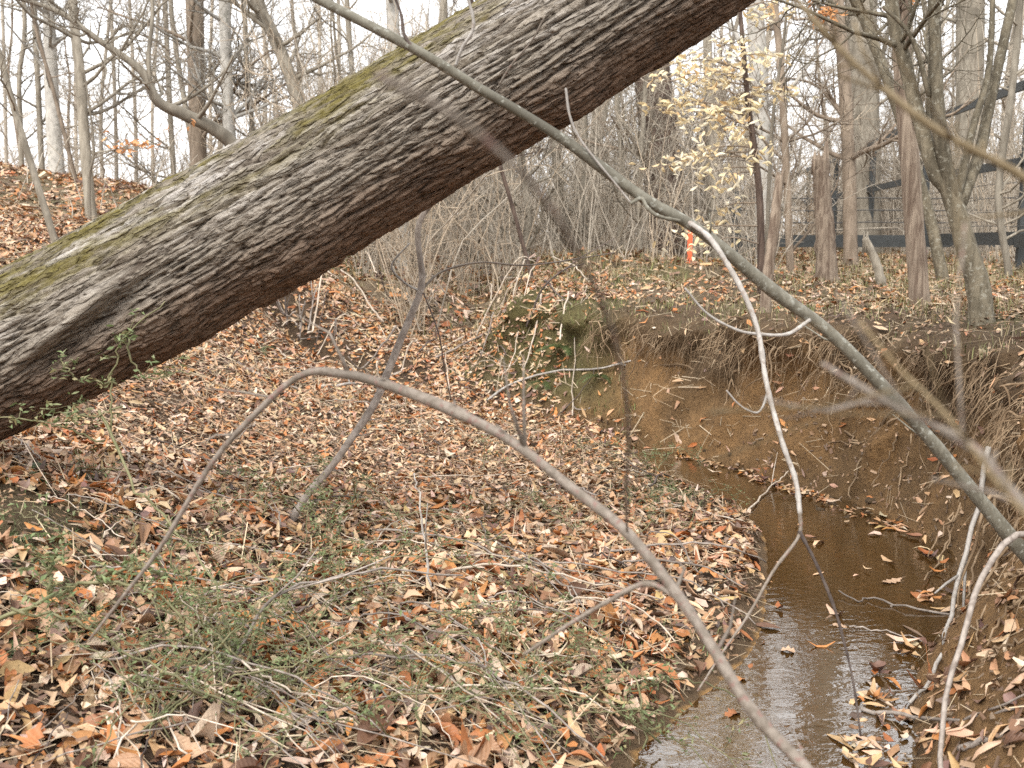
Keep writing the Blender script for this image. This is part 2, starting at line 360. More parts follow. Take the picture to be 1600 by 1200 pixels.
blend((0.15, 0.13, 0.055), ss((DB - .5) / .4) * ss((n_soil + 0.02) / 0.12) * 0.8)   # green-brown sod
facem = (DB > 0) * ss(TT / .12) * (1 - ss((TT - 1.0) / .3)) * ss((X - .1) / .5)
blend((0.27, 0.155, 0.066), facem)                                              # bare clay face
blend((0.17, 0.105, 0.05), facem * ss((n_soil - 0.02) / 0.1) * 0.7)
blend((0.125, 0.083, 0.047), (DB > 0) * ss((TT - .72 + n_soil) / .2) * (1 - ss((TT - 1.25) / .3)) * ss((X - .1) / .5) * .85)
blend((0.15, 0.09, 0.042), (DB > 0) * (1 - ss((TT - .06 + .5 * n_soil) / .12)) * ss((X - .1) / .5))
blend((0.135, 0.115, 0.045), (DB > 0) * ss((TT - .1) / .3) * (1 - ss((TT - 2.2) / .8)) * ss((1.0 - X) / .5) * ss((X + .6) / .4) * (Y < 11))   # mossy nose
blend((0.085, 0.06, 0.036), (DB > 0.01) * (TT < 1.0) * ss((.1 - X) / .4) * (Y > 8.5) * (X > -2.6) * .5)   # little cut ledge across the hollow
blend((0.19, 0.125, 0.07), (1 - ss(np.abs(np.minimum(EL, 0.0) - np.maximum(EL, 0)) / .3)) * (DB < 0) * (Y < 8.5))   # mud at the water
blend((0.60, 0.34, 0.125), (EL < 0) * (DB < 0.05) * (Y < 8)); blend((0.20, 0.115, 0.05), (EL < 0) * (DB < 0.05) * (Y < 8) * ss((fbm(X * 3.1, Y * 2.3, 4, 83) - .01) / .08))                    # creek bed
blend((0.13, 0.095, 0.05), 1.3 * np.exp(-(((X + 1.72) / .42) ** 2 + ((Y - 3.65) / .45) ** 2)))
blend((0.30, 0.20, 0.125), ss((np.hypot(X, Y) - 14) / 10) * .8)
GP = np.stack([X, Y, Z], -1)
g = MB(); ii = np.arange(shp[0] - 1)[:, None] * shp[1]; jj = np.arange(shp[1] - 1)[None]
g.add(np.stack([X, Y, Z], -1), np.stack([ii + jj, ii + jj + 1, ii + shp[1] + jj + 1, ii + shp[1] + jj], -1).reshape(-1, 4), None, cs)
ground = tag(g.build('ground', M['soil']), 'leaf strewn woodland floor with a cut clay creek bank', kind='structure')

w = MB(); wx = np.linspace(-1.2, 2.7, 40); wy = np.linspace(-6, 8.2, 60); WX, WY = np.meshgrid(wx, wy)
i2 = np.arange(59)[:, None] * 40; j2 = np.arange(39)[None]
w.add(np.stack([WX.ravel(), WY.ravel(), 0 * WX.ravel()], -1), np.stack([i2 + j2, i2 + j2 + 1, i2 + 40 + j2 + 1, i2 + 40 + j2], -1).reshape(-1, 4))
tag(w.build('creek_water', M['water']), 'shallow brown creek water reflecting the white sky', kind='structure')

# ------------------------------------------------------------------ leaning trunk
def voronoi_edge(a, b, ncell, seed):
    """distance to the nearest cell border in a jittered grid, wrapped round in b"""
    ia = np.floor(a); ib = np.floor(b); f1 = np.full(a.shape, 9.0); f2 = np.full(a.shape, 9.0); cid = np.zeros(a.shape)
    for da in (-1, 0, 1):
        for dbb in (-1, 0, 1):
            ca = ia + da; cb = ib + dbb; cw = np.mod(cb, ncell)
            px = ca + 0.1 + 0.8 * _hash(ca, cw, 0 * ca, seed); py = cb + 0.12 + 0.76 * _hash(ca, cw, 0 * ca, seed + 5)
            d = np.hypot((a - px) * 0.9, b - py)
            k = d < f1
            f2 = np.where(k, f1, np.minimum(f2, d)); cid = np.where(k, _hash(ca, cw, 0 * ca, seed + 9), cid); f1 = np.where(k, d, f1)
    return f2 - f1, cid
LOGC = [P(-560, 800, 4.75), P(-350, 712, 4.6), P(0, 556, 4.35), P(300, 398, 4.22), P(600, 226, 4.1), P(850, 78, 4.0), P(1070, -66, 3.92), P(1500, -350, 3.8), P(2300, -850, 3.7), P(3300, -1500, 3.6)]
LOGR = [0.36, 0.33, 0.307, 0.296, 0.288, 0.283, 0.28, 0.27, 0.25, 0.21]
tt_ = np.concatenate([np.linspace(0, 1.8, 60), np.linspace(1.8, 6.3, 760)[1:], np.linspace(6.3, 9, 130)[1:]])
def cat_at(pts, t):
    p = np.asarray(pts, float); p = p if p.ndim > 1 else p[:, None]
    q = np.vstack([2 * p[0] - p[1], p, 2 * p[-1] - p[-2]]); i = np.minimum(t.astype(int), len(p) - 2); f = (t - i)[:, None]
    a, b, c, d = q[i], q[i + 1], q[i + 2], q[i + 3]
    return 0.5 * (2 * b + (c - a) * f + (2 * a - 5 * b + 4 * c - d) * f * f + (3 * b - a - 3 * c + d) * f ** 3)
ctr = cat_at(LOGC, tt_); rad = cat_at(LOGR, tt_)[:, 0]
arc = np.concatenate([[0], np.cumsum(np.linalg.norm(np.diff(ctr, axis=0), axis=1))])
NS = 250
tg = np.gradient(ctr, arc, axis=0); tg /= np.linalg.norm(tg, axis=1)[:, None]
upv = np.array([0, 0, 1.0]); A = upv - tg * (tg @ upv)[:, None]; A /= np.linalg.norm(A, axis=1)[:, None]; B = np.cross(tg, A)
tow = CAM - ctr[len(ctr) // 2]; k0 = len(ctr) // 2
thc = math.atan2(tow @ B[k0], tow @ A[k0])                                       # angle facing the camera
_f = np.linspace(0, 1, 190); _h = thc + (_f - .5) * 2 * 1.85; _g = np.linspace(thc + 1.85, thc + 2 * math.pi - 1.85, NS - 190 + 2)[1:-1]
th = np.concatenate([_h, _g])
S_, T_ = np.meshgrid(arc, th, indexing='ij')
NC = 52
bb = T_ / (2 * math.pi) * NC + S_ * 0.5                                          # furrows wander round the stem a little
cx, cyy = np.cos(T_), np.sin(T_)
warp = 1.6 * fbm(S_ * 1.0 + cx * 2.5, cyy * 2.5 + S_ * .4, 2, 3) + 0.75 * fbm(S_ * 6 + cx * 6, cyy * 6 + 9, 3, 6)
e1, cid = voronoi_edge(S_ / 0.42 + 2.0 * fbm(cx * 9 + S_, cyy * 9, 2, 8), bb + warp, NC, 12)
e2, cid2 = voronoi_edge(S_ / 0.10 + 3 * fbm(cx * 9, cyy * 9 + S_ * 3, 2, 4), (bb + warp) * 2 + 0.7 * fbm(S_ * 25, T_ * 12, 2, 81), NC * 2, 44)
furrow = np.clip(e1 / 0.26, 0, 1) ** 0.8; fine = np.clip(e2 / 0.22, 0, 1)
fl = fbm(S_ * 45, T_ * 60, 3, 15)
side_ = (bb + warp) % 1.0
hgt = (0.009 + 0.011 * vnoise(S_ * 1.7 + cx * 2, cyy * 2, 77)) * furrow + 0.008 * (cid - 0.5) + 0.006 * fine * furrow + 0.009 * fl + 0.009 * (cid2 - 0.5) * furrow
hgt = hgt + 0.05 * fbm(S_ * 0.9 + cx, cyy + 4, 2, 18)
# burls along the underside as in the photograph
def lump(s0, th0, ls, lt, h):
    dth = (T_ - th0 + math.pi) % (2 * math.pi) - math.pi
    return h * np.exp(-((S_ - s0) / ls) ** 2 - (dth / lt) ** 2)
V = ctr[:, None, :] + 0 * S_[:, :, None]
# which angle faces the camera / below
def arc_at(u):
    scr = []
    d_ = ctr - CAM; dep = d_[:, 1] * _cp - d_[:, 2] * _sp
    uu = 800 + FPX * d_[:, 0] / dep
    return float(np.interp(u, uu, arc))
sgn = 1 if math.sin(thc) > 0 else -1
under = math.pi * 0.80 * sgn
hgt = hgt + lump(arc_at(440), under, 0.16, 0.5, 0.035) + lump(arc_at(850), under, 0.14, 0.45, 0.045) + lump(arc_at(250), under, 0.2, 0.5, 0.04) + lump(arc_at(700), math.pi * 0.72 * sgn, 0.1, 0.3, 0.02)
# healed seam low on the trunk: a smooth rounded fold with a hollow beneath
s1, s2 = arc_at(70), arc_at(300)
sl = (S_ - s1) / (s2 - s1); thm = (0.60 - 0.12 * sl) * math.pi * sgn
dth = (T_ - thm + math.pi) % (2 * math.pi) - math.pi; dth = dth * sgn
win = ss((sl + 0.1) / 0.3) * (1 - ss((sl - 0.55) / 0.5))
fold = win * np.exp(-(dth / 0.10) ** 2); hol = win * np.exp(-((dth - 0.2) / 0.12) ** 2)
hgt = hgt * (1 - 0.8 * fold) + 0.055 * fold - 0.055 * hol
dirs = np.cos(T_)[:, :, None] * A[:, None, :] + np.sin(T_)[:, :, None] * B[:, None, :]
V = ctr[:, None, :] + (rad[:, None] - 0.02 + hgt)[:, :, None] * dirs
lb = MB(); i2 = np.arange(len(arc) - 1)[:, None] * NS; j2 = np.arange(NS)[None]; jn = (j2 + 1) % NS
base_log = ctr[0].copy()
lv = V.reshape(-1, 3); q = np.stack([i2 + j2, i2 + jn, i2 + NS + jn, i2 + NS + j2], -1).reshape(-1, 4)
if sgn: pass
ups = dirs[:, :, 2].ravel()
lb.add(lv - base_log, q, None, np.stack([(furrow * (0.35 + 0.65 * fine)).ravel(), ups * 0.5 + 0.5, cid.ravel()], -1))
n0 = lb.n; lb.add(np.array([ctr[0], ctr[-1]]) - base_log, None, None, np.zeros((2, 3)))
e = (len(arc) - 1) * NS
lb.tri.append(np.array([(n0, (k + 1) % NS, k) for k in range(NS)] + [(n0 + 1, e + k, e + (k + 1) % NS) for k in range(NS)]))
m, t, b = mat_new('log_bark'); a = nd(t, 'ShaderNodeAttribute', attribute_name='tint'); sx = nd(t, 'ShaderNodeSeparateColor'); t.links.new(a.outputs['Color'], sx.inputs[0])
tc = nd(t, 'ShaderNodeTexCoord'); mp = nd(t, 'ShaderNodeMapping', vector_type='TEXTURE')
ax = Vector(ctr[600] - ctr[200]).normalized(); mp.inputs['Rotation'].default_value = ax.to_track_quat('X', 'Z').to_euler(); mp.inputs['Scale'].default_value = (4.5, 1, 1)
t.links.new(tc.outputs['Object'], mp.inputs['Vector'])
nA = noise_node(t, 30, 6, 0.7, mp.outputs[0], 0.3); nB = noise_node(t, 9, 5, 0.7, mp.outputs[0]); nC = noise_node(t, 3.0, 5, 0.65, mp.outputs[0]); nD = noise_node(t, 110, 4, 0.7, tc.outputs['Object'])
plate = mixc(t, ramp(t, nA.outputs[0], 0.3, 0.7), (0.215, 0.182, 0.145), (0.40, 0.355, 0.30))
plate = mixc(t, sx.outputs[2], plate, mixc(t, 0.5, plate, (0.25, 0.205, 0.155)))
# pale lichen on the upper flank
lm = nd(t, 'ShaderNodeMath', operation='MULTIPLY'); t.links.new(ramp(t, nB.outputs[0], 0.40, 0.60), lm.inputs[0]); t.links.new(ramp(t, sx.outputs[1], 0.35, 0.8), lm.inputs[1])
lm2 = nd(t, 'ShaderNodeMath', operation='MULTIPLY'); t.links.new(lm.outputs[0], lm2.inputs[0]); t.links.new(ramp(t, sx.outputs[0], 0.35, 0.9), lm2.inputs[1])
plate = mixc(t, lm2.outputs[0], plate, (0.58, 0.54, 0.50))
# wet reddish underside
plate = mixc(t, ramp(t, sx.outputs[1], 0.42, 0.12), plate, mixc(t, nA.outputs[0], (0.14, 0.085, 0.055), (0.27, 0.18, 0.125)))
col = mixc(t, ramp(t, sx.outputs[0], 0.0, 0.45), (0.085, 0.064, 0.047), plate)
# moss
mm = nd(t, 'ShaderNodeMath', operation='MULTIPLY'); t.links.new(ramp(t, nC.outputs[0], 0.43, 0.54), mm.inputs[0]); t.links.new(ramp(t, sx.outputs[1], 0.52, 0.74), mm.inputs[1])
mm2 = nd(t, 'ShaderNodeMath', operation='MULTIPLY'); t.links.new(mm.outputs[0], mm2.inputs[0]); t.links.new(ramp(t, nB.outputs[0], 0.36, 0.52), mm2.inputs[1])
col = mixc(t, mm2.outputs[0], col, mixc(t, nD.outputs[0], (0.10, 0.085, 0.02), (0.25, 0.205, 0.07)))
vo = nd(t, 'ShaderNodeTexVoronoi', feature='DISTANCE_TO_EDGE'); vo.inputs['Scale'].default_value = 30; vm = nd(t, 'ShaderNodeVectorMath', operation='ADD'); nW = noise_node(t, 14, 3, 0.6, mp.outputs[0]); vs_ = nd(t, 'ShaderNodeVectorMath', operation='SCALE'); vs_.inputs['Scale'].default_value = 0.06
t.links.new(nW.outputs['Color'], vs_.inputs[0]); t.links.new(mp.outputs[0], vm.inputs[0]); t.links.new(vs_.outputs[0], vm.inputs[1]); t.links.new(vm.outputs[0], vo.inputs['Vector'])
crack = ramp(t, vo.outputs['Distance'], 0.0, 0.16)
col = mixc(t, crack, mixc(t, 0.30, col, (0.06, 0.042, 0.03)), col)
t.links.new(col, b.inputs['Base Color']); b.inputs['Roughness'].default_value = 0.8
ad = nd(t, 'ShaderNodeMath', operation='ADD'); t.links.new(nA.outputs[0], ad.inputs[0]); t.links.new(nD.outputs[0], ad.inputs[1])
ad2 = nd(t, 'ShaderNodeMath', operation='ADD'); t.links.new(ad.outputs[0], ad2.inputs[0]); t.links.new(crack, ad2.inputs[1])
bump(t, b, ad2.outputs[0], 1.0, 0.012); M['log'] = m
root = empty('leaning_tree', base_log)
tag(root, 'huge furrowed tree trunk leaning across the creek, mossy along its upper side', 'tree')
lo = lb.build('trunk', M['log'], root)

# ------------------------------------------------------------------ leaf litter
def leaf_batch(n, cen, nrm, length, width, stations, col, seed, cup=0.25, curl=0.6):
    """n leaves at once: pointed ovals with a folded midrib and a curl along their length"""
    r = np.random.default_rng(seed)
    tpos = np.linspace(0, 1, stations)
    if stations == 2: prof = np.array([0.75, 0.75])
    else: prof = np.sin(np.pi * np.clip(tpos * 0.92 + 0.04, 0, 1)) ** 0.75 * (1 - 0.25 * tpos)
    az = r.uniform(0, 2 * math.pi, n)
    ref = np.stack([np.cos(az), np.sin(az), 0 * az], -1)
    ax = ref - nrm * (ref * nrm).sum(1)[:, None]; ax /= np.linalg.norm(ax, axis=1)[:, None] + 1e-9
    ay = np.cross(nrm, ax)
    k = r.normal(0, curl * 1.15, n) ; cu = r.normal(0, cup * 1.4, n) + 0.2; tw = r.normal(0, 0.35, n); bend = r.normal(0, .12, n)
    s = (tpos - 0.5)[None, :]
    lx = s * length[:, None] * (1 - 0.12 * np.abs(k)[:, None]); lz = k[:, None] * (s ** 2) * length[:, None] * 1.1
    hw0 = prof[None, :] * width[:, None] * 0.5
    ly0 = bend[:, None] * length[:, None] * (s ** 2)
    vs = []
    for side in (-1, 0, 1):
        hw = hw0 * r.uniform(.55, 1.25, hw0.shape) if (side and stations in (3, 4)) else hw0
        yy = ly0 + side * hw; zz = lz + (abs(side) * np.abs(hw) * cu[:, None] * 1.3) + side * hw * (tw[:, None] * s * 2.0)
        vs.append(cen[:, None, :] + lx[:, :, None] * ax[:, None, :] + yy[:, :, None] * ay[:, None, :] + zz[:, :, None] * nrm[:, None, :])
    v = np.stack(vs, 2)                     # n, stations, 3, 3
    per = stations * 3
    base = (np.arange(n) * per)[:, None]
    qs = []
    for a_ in range(stations - 1):
        for b_ in range(2):
            i0 = a_ * 3 + b_; qs.append([i0, i0 + 1, i0 + 4, i0 + 3])
    q = (base[:, :, None] + np.array(qs)[None]).reshape(-1, 4)
    c = np.repeat(col, per, axis=0)
    return v.reshape(-1, 3), q, c
PAL = np.array([(0.57, 0.39, 0.25), (0.50, 0.31, 0.175), (0.63, 0.485, 0.36), (0.41, 0.225, 0.115), (0.37, 0.13, 0.042), (0.46, 0.195, 0.062), (0.26, 0.135, 0.075), (0.16, 0.085, 0.055), (0.21, 0.13, 0.10), (0.48, 0.31, 0.15), (0.105, 0.065, 0.05)])
PW = np.array([.20, .17, .14, .11, .10, .10, .08, .06, .05, .05, .03]); PW /= PW.sum()
def pick_cols(n, r):
    c = PAL[r.choice(len(PAL), n, p=PW)]; return np.clip(c * r.uniform(0.78, 1.15, (n, 1)) * r.normal(1, 0.04, (n, 3)), 0.02, 0.85)
def sample_ground(n, d0, d1, r, pw=1.0, margin=0.6, xr=None):
    d = (r.uniform(0, 1, n) * (d1 ** (pw + 1) - d0 ** (pw + 1)) + d0 ** (pw + 1)) ** (1 / (pw + 1))
    x = r.uniform(-1, 1, n) * (d * 0.52 + margin)
    return x, d
def ground_pts(x, y):
    X, Y, Z, DB, EL, TT, LZ = terr(x, y, True); h = 0.04
    Zx = fz(x + h, y); Zy = fz(x, y + h)
    nr = np.stack([-(Zx - Z) / h, -(Zy - Z) / h, np.ones_like(Z)], -1); nr /= np.linalg.norm(nr, axis=1)[:, None]
    return X, Y, Z, DB, EL, TT, nr
def litter_mask(x, y, DB, EL, TT):
    m = np.ones_like(x)
    m = np.where((EL < 0.05) & (DB < 0), np.where((DB > -.07) & (y > 4.2) & (fbm(x * 2.5, y * 2.5, 2, 57) > .02), .5, .006), m); m = np.where((EL >= 0.05) & (EL < 0.3), 0.6, m)
    onface = (DB > -0.02) & (x > 0.0) & (y < 9.4)
    m = np.where(onface & (TT < 1.0), 0.05 + 0.3 * (y < 3.4) + .4 * (TT < .12) * (fbm(x * 2.5, y * 2.5, 2, 57) > 0), m)
    m = np.where(onface & (TT >= 1.0) & (TT < 2.2), 0.10, m)
    m = np.where((DB > 0) & (TT >= 2.2) & (x > 0.05 * y), 0.26 + 0.2 * (y > 12), m)
    chan = (y > 7.7) & (DB < 0.1) & (EL < 0.3) & (x < 1); m = np.where(chan, 0.8, m)
    m = np.where((DB > 0) & (x <= 0.05 * y) & (y > 8.6) & (TT > 1.0), 1.0, m); m = np.where((DB > 0) & (x <= 0.05 * y) & (y > 8.6) & (TT <= 1.1), .7, m)
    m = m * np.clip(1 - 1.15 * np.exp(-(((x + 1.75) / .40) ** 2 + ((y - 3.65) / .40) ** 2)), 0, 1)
    m = m * np.clip(0.80 + 1.6 * fbm(x * 1.4, y * 1.4, 3, 55), 0.35, 1.0)
    return m
lit = MB(); r = np.random.default_rng(21)
BIG = None
for (n, d0, d1, stn, ln, wd, pw, lift, mg) in ((54000, 1.2, 5.6, 4, 0.066, 0.031, 1.0, 0.035, 1.5), (110000, 5.4, 11.5, 3, 0.058, 0.027, 1.0, 0.03, 1.2), (95000, 11, 34, 2, 0.085, 0.042, 0.3, 0.03, 1.0)):
    x, y = sample_ground(n, d0, d1, r, pw, mg)
    X, Y, Z, DB, EL, TT, nr = ground_pts(x, y)
    keep = r.uniform(0, 1, n) < litter_mask(x, y, DB, EL, TT)
    X, Y, Z, nr = X[keep], Y[keep], Z[keep], nr[keep]; n = keep.sum()
    nr = nr + r.normal(0, 0.30, (n, 3)); nr[:, 2] = np.maximum(nr[:, 2], 0.15); nr /= np.linalg.norm(nr, axis=1)[:, None]
    L = ln * np.clip(r.lognormal(0, 0.42, n), 0.3, 2.0); W = wd * np.clip(r.lognormal(0, 0.35, n), 0.35, 2.0)
    cen = np.stack([X, Y, np.maximum(Z, 0.004) + r.uniform(0.0, lift, n) * np.where(Z < 0, .15, 1)], -1); nr[Z < 0] = (0, 0, 1)
    lit.add(*(lambda t3: (t3[0], t3[1], None, t3[2]))(leaf_batch(n, cen, nr, L, W, stn, pick_cols(n, r), int(r.integers(1e6)))))
# torn fragments, straw and crumbs matted between the leaves
for (n, d0, d1, ln, wd, cols, lf_) in ((70000, 1.8, 7.0, 0.024, 0.013, [(.30, .18, .10), (.22, .13, .08), (.40, .27, .17), (.13, .08, .05), (.17, .12, .08)], .03), (22000, 1.8, 8.0, 0.13, 0.0032, [(.55, .44, .30), (.45, .34, .22), (.34, .26, .17)], .045), (16000, 7, 15, 0.16, 0.006, [(.50, .40, .28), (.40, .31, .2), (.3, .24, .16)], .05)):
    x, y = sample_ground(n, d0, d1, r, 1.0, .6); X, Y, Z, DB, EL, TT, nr = ground_pts(x, y); keep = (r.uniform(0, 1, n) < .25 + .75 * litter_mask(x, y, DB, EL, TT)) & ((EL > 0.02) | (DB > .05)); X, Y, Z, nr = X[keep], Y[keep], Z[keep], nr[keep]; n = keep.sum()
    nr = nr + r.normal(0, 0.22, (n, 3)); nr /= np.linalg.norm(nr, axis=1)[:, None]; col = np.array(cols)[r.integers(0, len(cols), n)] * r.uniform(.75, 1.25, (n, 1))
    v, q, c = leaf_batch(n, np.stack([X, Y, Z + r.uniform(0, lf_, n)], -1), nr, ln * r.lognormal(0, .4, n), wd * r.lognormal(0, .3, n), 2, col, int(r.integers(1e6))); lit.add(v, q, None, c)
# sunken leaves on the creek bed
n = 1000; x = r.uniform(.2, 2.0, n); y = r.uniform(2.2, 7.5, n); X, Y, Z, DB, EL, TT, nr = ground_pts(x, y); keep = (EL < 0) & (DB < .03); n = keep.sum(); v, q, c = leaf_batch(n, np.stack([X, Y, np.minimum(Z + .006, -.006)], -1)[keep], np.tile([[0, 0, 1.0]], (n, 1)), r.uniform(.05, .09, n), r.uniform(.025, .045, n), 3, np.array([(.30, .15, .06), (.16, .08, .04), (.42, .26, .12)])[r.integers(0, 3, n)], 3, .1, .15); lit.add(v, q, None, c)
tag(lit.build('leaf_litter', M['litter']), 'carpet of dry brown and tan fallen leaves over the woodland floor', kind='stuff')

# the large fallen leaves nearest to the viewer, one by one
leaf_meshes = []
for k in range(12):
    r2 = np.random.default_rng(400 + k)
    mb = MB(); v, q, c = leaf_batch(1, np.zeros((1, 3)), np.array([[0, 0, 1.0]]), np.array([0.115]), np.array([0.058 + 0.012 * r2.uniform(-1, 1)]), 9, np.ones((1, 3)), 400 + k, 0.45, 0.9)
    if k % 3 == 0:
        for st_ in range(1, 8):
            f_ = (1.35, .62)[st_ % 2]; md_ = v[st_ * 3 + 1].copy(); v[st_ * 3] = md_ + (v[st_ * 3] - md_) * f_; v[st_ * 3 + 2] = md_ + (v[st_ * 3 + 2] - md_) * f_
    mb.add(v, q)
    mb.tube([v[1] + (v[1] - v[4]) * k_ for k_ in (0, .9, 1.8)], [0.0013, .001, .0008], 3, False)
    leaf_meshes.append(mb.mesh('fallen_leaf', M['big_leaf']))
LCOL = [('tan', (0.50, 0.335, 0.22)), ('pale buff', (0.56, 0.43, 0.32)), ('rust brown', (0.38, 0.15, 0.06)), ('orange brown', (0.47, 0.23, 0.09)), ('dull brown', (0.33, 0.19, 0.11)), ('dark brown', (0.15, 0.08, 0.05))]
cnt = 0
while cnt < 290:
    y = R.uniform(2.3, 4.6); x = R.uniform(-0.5 * y - .05, 0.5 * y + .05)
    if R.random() > (2.9 / y) ** 2.2: continue
    X, Y, Z, DB, EL, TT, nr = ground_pts(np.array([x]), np.array([y]))
    wat = EL[0] < 0.0 and DB[0] < 0.0
    if wat and R.random() > 0.12: continue
    if not wat and R.random() > litter_mask(np.array([x]), np.array([y]), DB, EL, TT)[0]: continue
    cn, c = R.choice(LCOL) if not wat else LCOL[R.choice([0, 2, 5])]
    o = bpy.data.objects.new('fallen_leaf', R.choice(leaf_meshes)); COL.objects.link(o)
    nn = Vector(nr[0] + (np.array([R.gauss(0, .22), R.gauss(0, .22), 0]) if not wat else 0)); 
    if wat: nn = Vector((0, 0, 1))
    qn = nn.to_track_quat('Z', 'Y'); o.rotation_mode = 'QUATERNION'
    from mathutils import Quaternion
    o.rotation_quaternion = qn @ Quaternion((0, 0, 1), R.uniform(0, 6.28))
    o.location = (X[0], Y[0], 0.004 if wat else Z[0] + R.uniform(0.018, 0.045)); s = R.uniform(0.65, 1.15); o.scale = (s, s * R.uniform(.85, 1.2), s if not wat else 0.3 * s)
    f = R.uniform(.85, 1.15); o.color = (c[0] * f, c[1] * f, c[2] * f, 1)
    where = 'floating on the creek water' if wat else 'on the near side of the creek bank' if DB[0] > 0 else 'beside the water on the creek bar' if EL[0] < .45 else 'on the rising ground below the leaning trunk' if x < -0.9 else 'on the litter of the open creek flat'
    tag(o, f'{cn} fallen leaf lying {where}', 'leaf', f'{cn} fallen leaves {where}'); cnt += 1

# ------------------------------------------------------------------ trees
def grow(mb, p, d, L, r0, level, rr, maxlev, sides=(5, 4, 3, 3), spread=0.9, up=0.08, dens=1.0, wander=0.22):
    ns = (6, 5, 4, 3)[min(level, 3)]
    pts = [np.array(p)]; d = np.array(d, float); d /= np.linalg.norm(d)
    for k in range(ns):
        d = d + rr.normal(0, wander, 3) * (0.7 + 0.3 * level); d[2] += up; d /= np.linalg.norm(d)
        pts.append(pts[-1] + d * L / ns)
    pts = np.array(pts); mb.tube(pts, np.linspace(r0, max(r0 * 0.3, 0.0022), ns + 1), sides[min(level, 3)], False)
    if level >= maxlev: return
    nchild = max(1, int(dens * (7, 6, 4)[min(level, 2)] * rr.uniform(0.7, 1.2)))
    for c in range(nchild):
        tpos = rr.uniform(0.2, 0.98) * ns; i = min(int(tpos), ns - 1); q = pts[i] + (pts[i + 1] - pts[i]) * (tpos - i)
        dd = pts[i + 1] - pts[i]; dd /= np.linalg.norm(dd)
        side = rr.normal(0, 1, 3); side -= dd * (side @ dd); side /= np.linalg.norm(side) + 1e-9
        nd_ = dd * math.cos(spread) + side * math.sin(spread) * rr.uniform(0.6, 1.2)
        fr_ = 1 - 0.55 * tpos / ns
        grow(mb, q, nd_, L * rr.uniform(0.35, 0.62) * (0.6 + 0.5 * fr_), max(r0 * 0.5 * fr_, 0.003), level + 1, rr, maxlev, sides, spread, up, dens, wander)

def tree(name, label, path, radii, mat, seed, crown=(0.25, 26, 1.6), group=None, cat='tree', maxlev=2, sides=9, extra=None, flare=1.35, dens=1.0, cmat=None, spread=0.95):
    """path in world coordinates from the foot upwards; crown=(first height share, number of limbs, limb length)"""
    path = np.asarray(path, float); base = path[0].copy()
    n = max(14, int(len(path) * 5)); pts = catmull(path - base, n); rad = catmull(np.asarray(radii, float)[:, None], n)[:, 0]
    rad = np.maximum(rad, 0.004)
    hh = np.linspace(0, 1, n); L = np.linalg.norm(np.diff(pts, axis=0), axis=1).sum()
    rad = rad * (1 + (flare - 1) * np.exp(-hh * L / 0.22))
    rr = np.random.default_rng(seed)
    e = empty(name, base); tag(e, label, cat, group)
    mb = MB(); mb.tube(pts, rad, sides, True, rough=0.10, seed=seed); mb.build('trunk', mat, e)
    cb = MB()
    for k in range(crown[1]):
        tpos = crown[0] + (1 - crown[0]) * rr.uniform(0, 1) ** (1.9 if group == 'x' else 1.2); i = min(int(tpos * (n - 1)), n - 2)
        az = rr.uniform(0, 2 * math.pi); d = np.array([math.cos(az), math.sin(az), rr.uniform(0.1, 0.9)])
        grow(cb, pts[i], d, crown[2] * rr.uniform(0.5, 1.2) * (1.15 - 0.6 * tpos), max(min(rad[i] * 0.42, 0.035), 0.005), 0, rr, maxlev, dens=dens, spread=spread)
    if extra:
        for (pp, r0, r1) in extra: cb.tube(catmull(np.asarray(pp) - base, 14), np.linspace(r0, r1, 14), 6)
    if cb.n: cb.build('crown', cmat or mat, e)
    return e
def px_path(pix, d, top=None, sink=0.08):
    """photo points from the foot up, all near depth d; the stem runs on above the frame to height top"""
    pts = [P(u, v, d) for u, v in pix]
    x, y = pts[0][0], pts[0][1]; 
    g0 = gz(x, y)
    if pts[0][2] > g0 + 0.02:
        dirn = pts[0] - pts[1]; dirn = dirn / max(abs(dirn[2]), 1e-3); 
        q = pts[0] + dirn * (pts[0][2] - g0); q[2] = gz(q[0], q[1]) - sink; pts = [q] + pts
    else: pts[0][2] = min(pts[0][2], g0) - sink if pts[0][2] > g0 - 0.6 else g0 - sink
    if top:
        dv = pts[-1] - pts[-2]; dv = dv / np.linalg.norm(dv); dv = dv + np.array([0, 0, 0.5]); dv /= np.linalg.norm(dv)
        k = 0
        while pts[-1][2] < top and k < 6:
            pts.append(pts[-1] + dv * (top - pts[len(pts) - 1][2]) * 0.5 / max(dv[2], .3) if k < 2 else np.array([pts[-1][0], pts[-1][1], top + .01])); k += 1
    return pts
def pw(w, d): return w * d / FPX / 2           # photo width in px at depth d -> radius
def px_tree(label, pix, wpx, d, mat, seed, top=9.0, crown=(0.15, 22, 1.6), group=None, **kw):
    path = px_path(pix, d, top); n = len(path)
    w = np.interp(np.linspace(0, 1, n), np.linspace(0, 1, len(wpx)), wpx); 
    rad = [pw(x, d) for x in w]
    if top: rad[-1] = rad[-1] * 0.4
    return tree(kw.pop('name', 'bare_tree'), label, path, rad, M[mat], seed, crown, group, **kw)
GL = 'bare trees on the hill behind the leaning trunk'
px_tree('slender grey tree leaning left at the photo edge behind the leaning trunk', [(95, 395), (62, 300), (28, 190), (0, 90), (-30, -10)], [11, 8], 9, 'bark_grey', 1, 7, (0.3, 10, 1.0), GL)
px_tree('thin curving stem at the far left, kinked halfway up', [(34, 278), (32, 200), (30, 120), (38, 60), (37, -10)], [8, 7, 6], 19, 'bark_grey', 2, 11, (0.1, 18, 1.6), GL)
px_tree('very thin straight stem just before the pale flared trunk on the hill', [(66, 278), (60, 150), (52, -10)], [9, 7], 19, 'bark_grey', 3, 12, (0.1, 16, 1.5), GL)
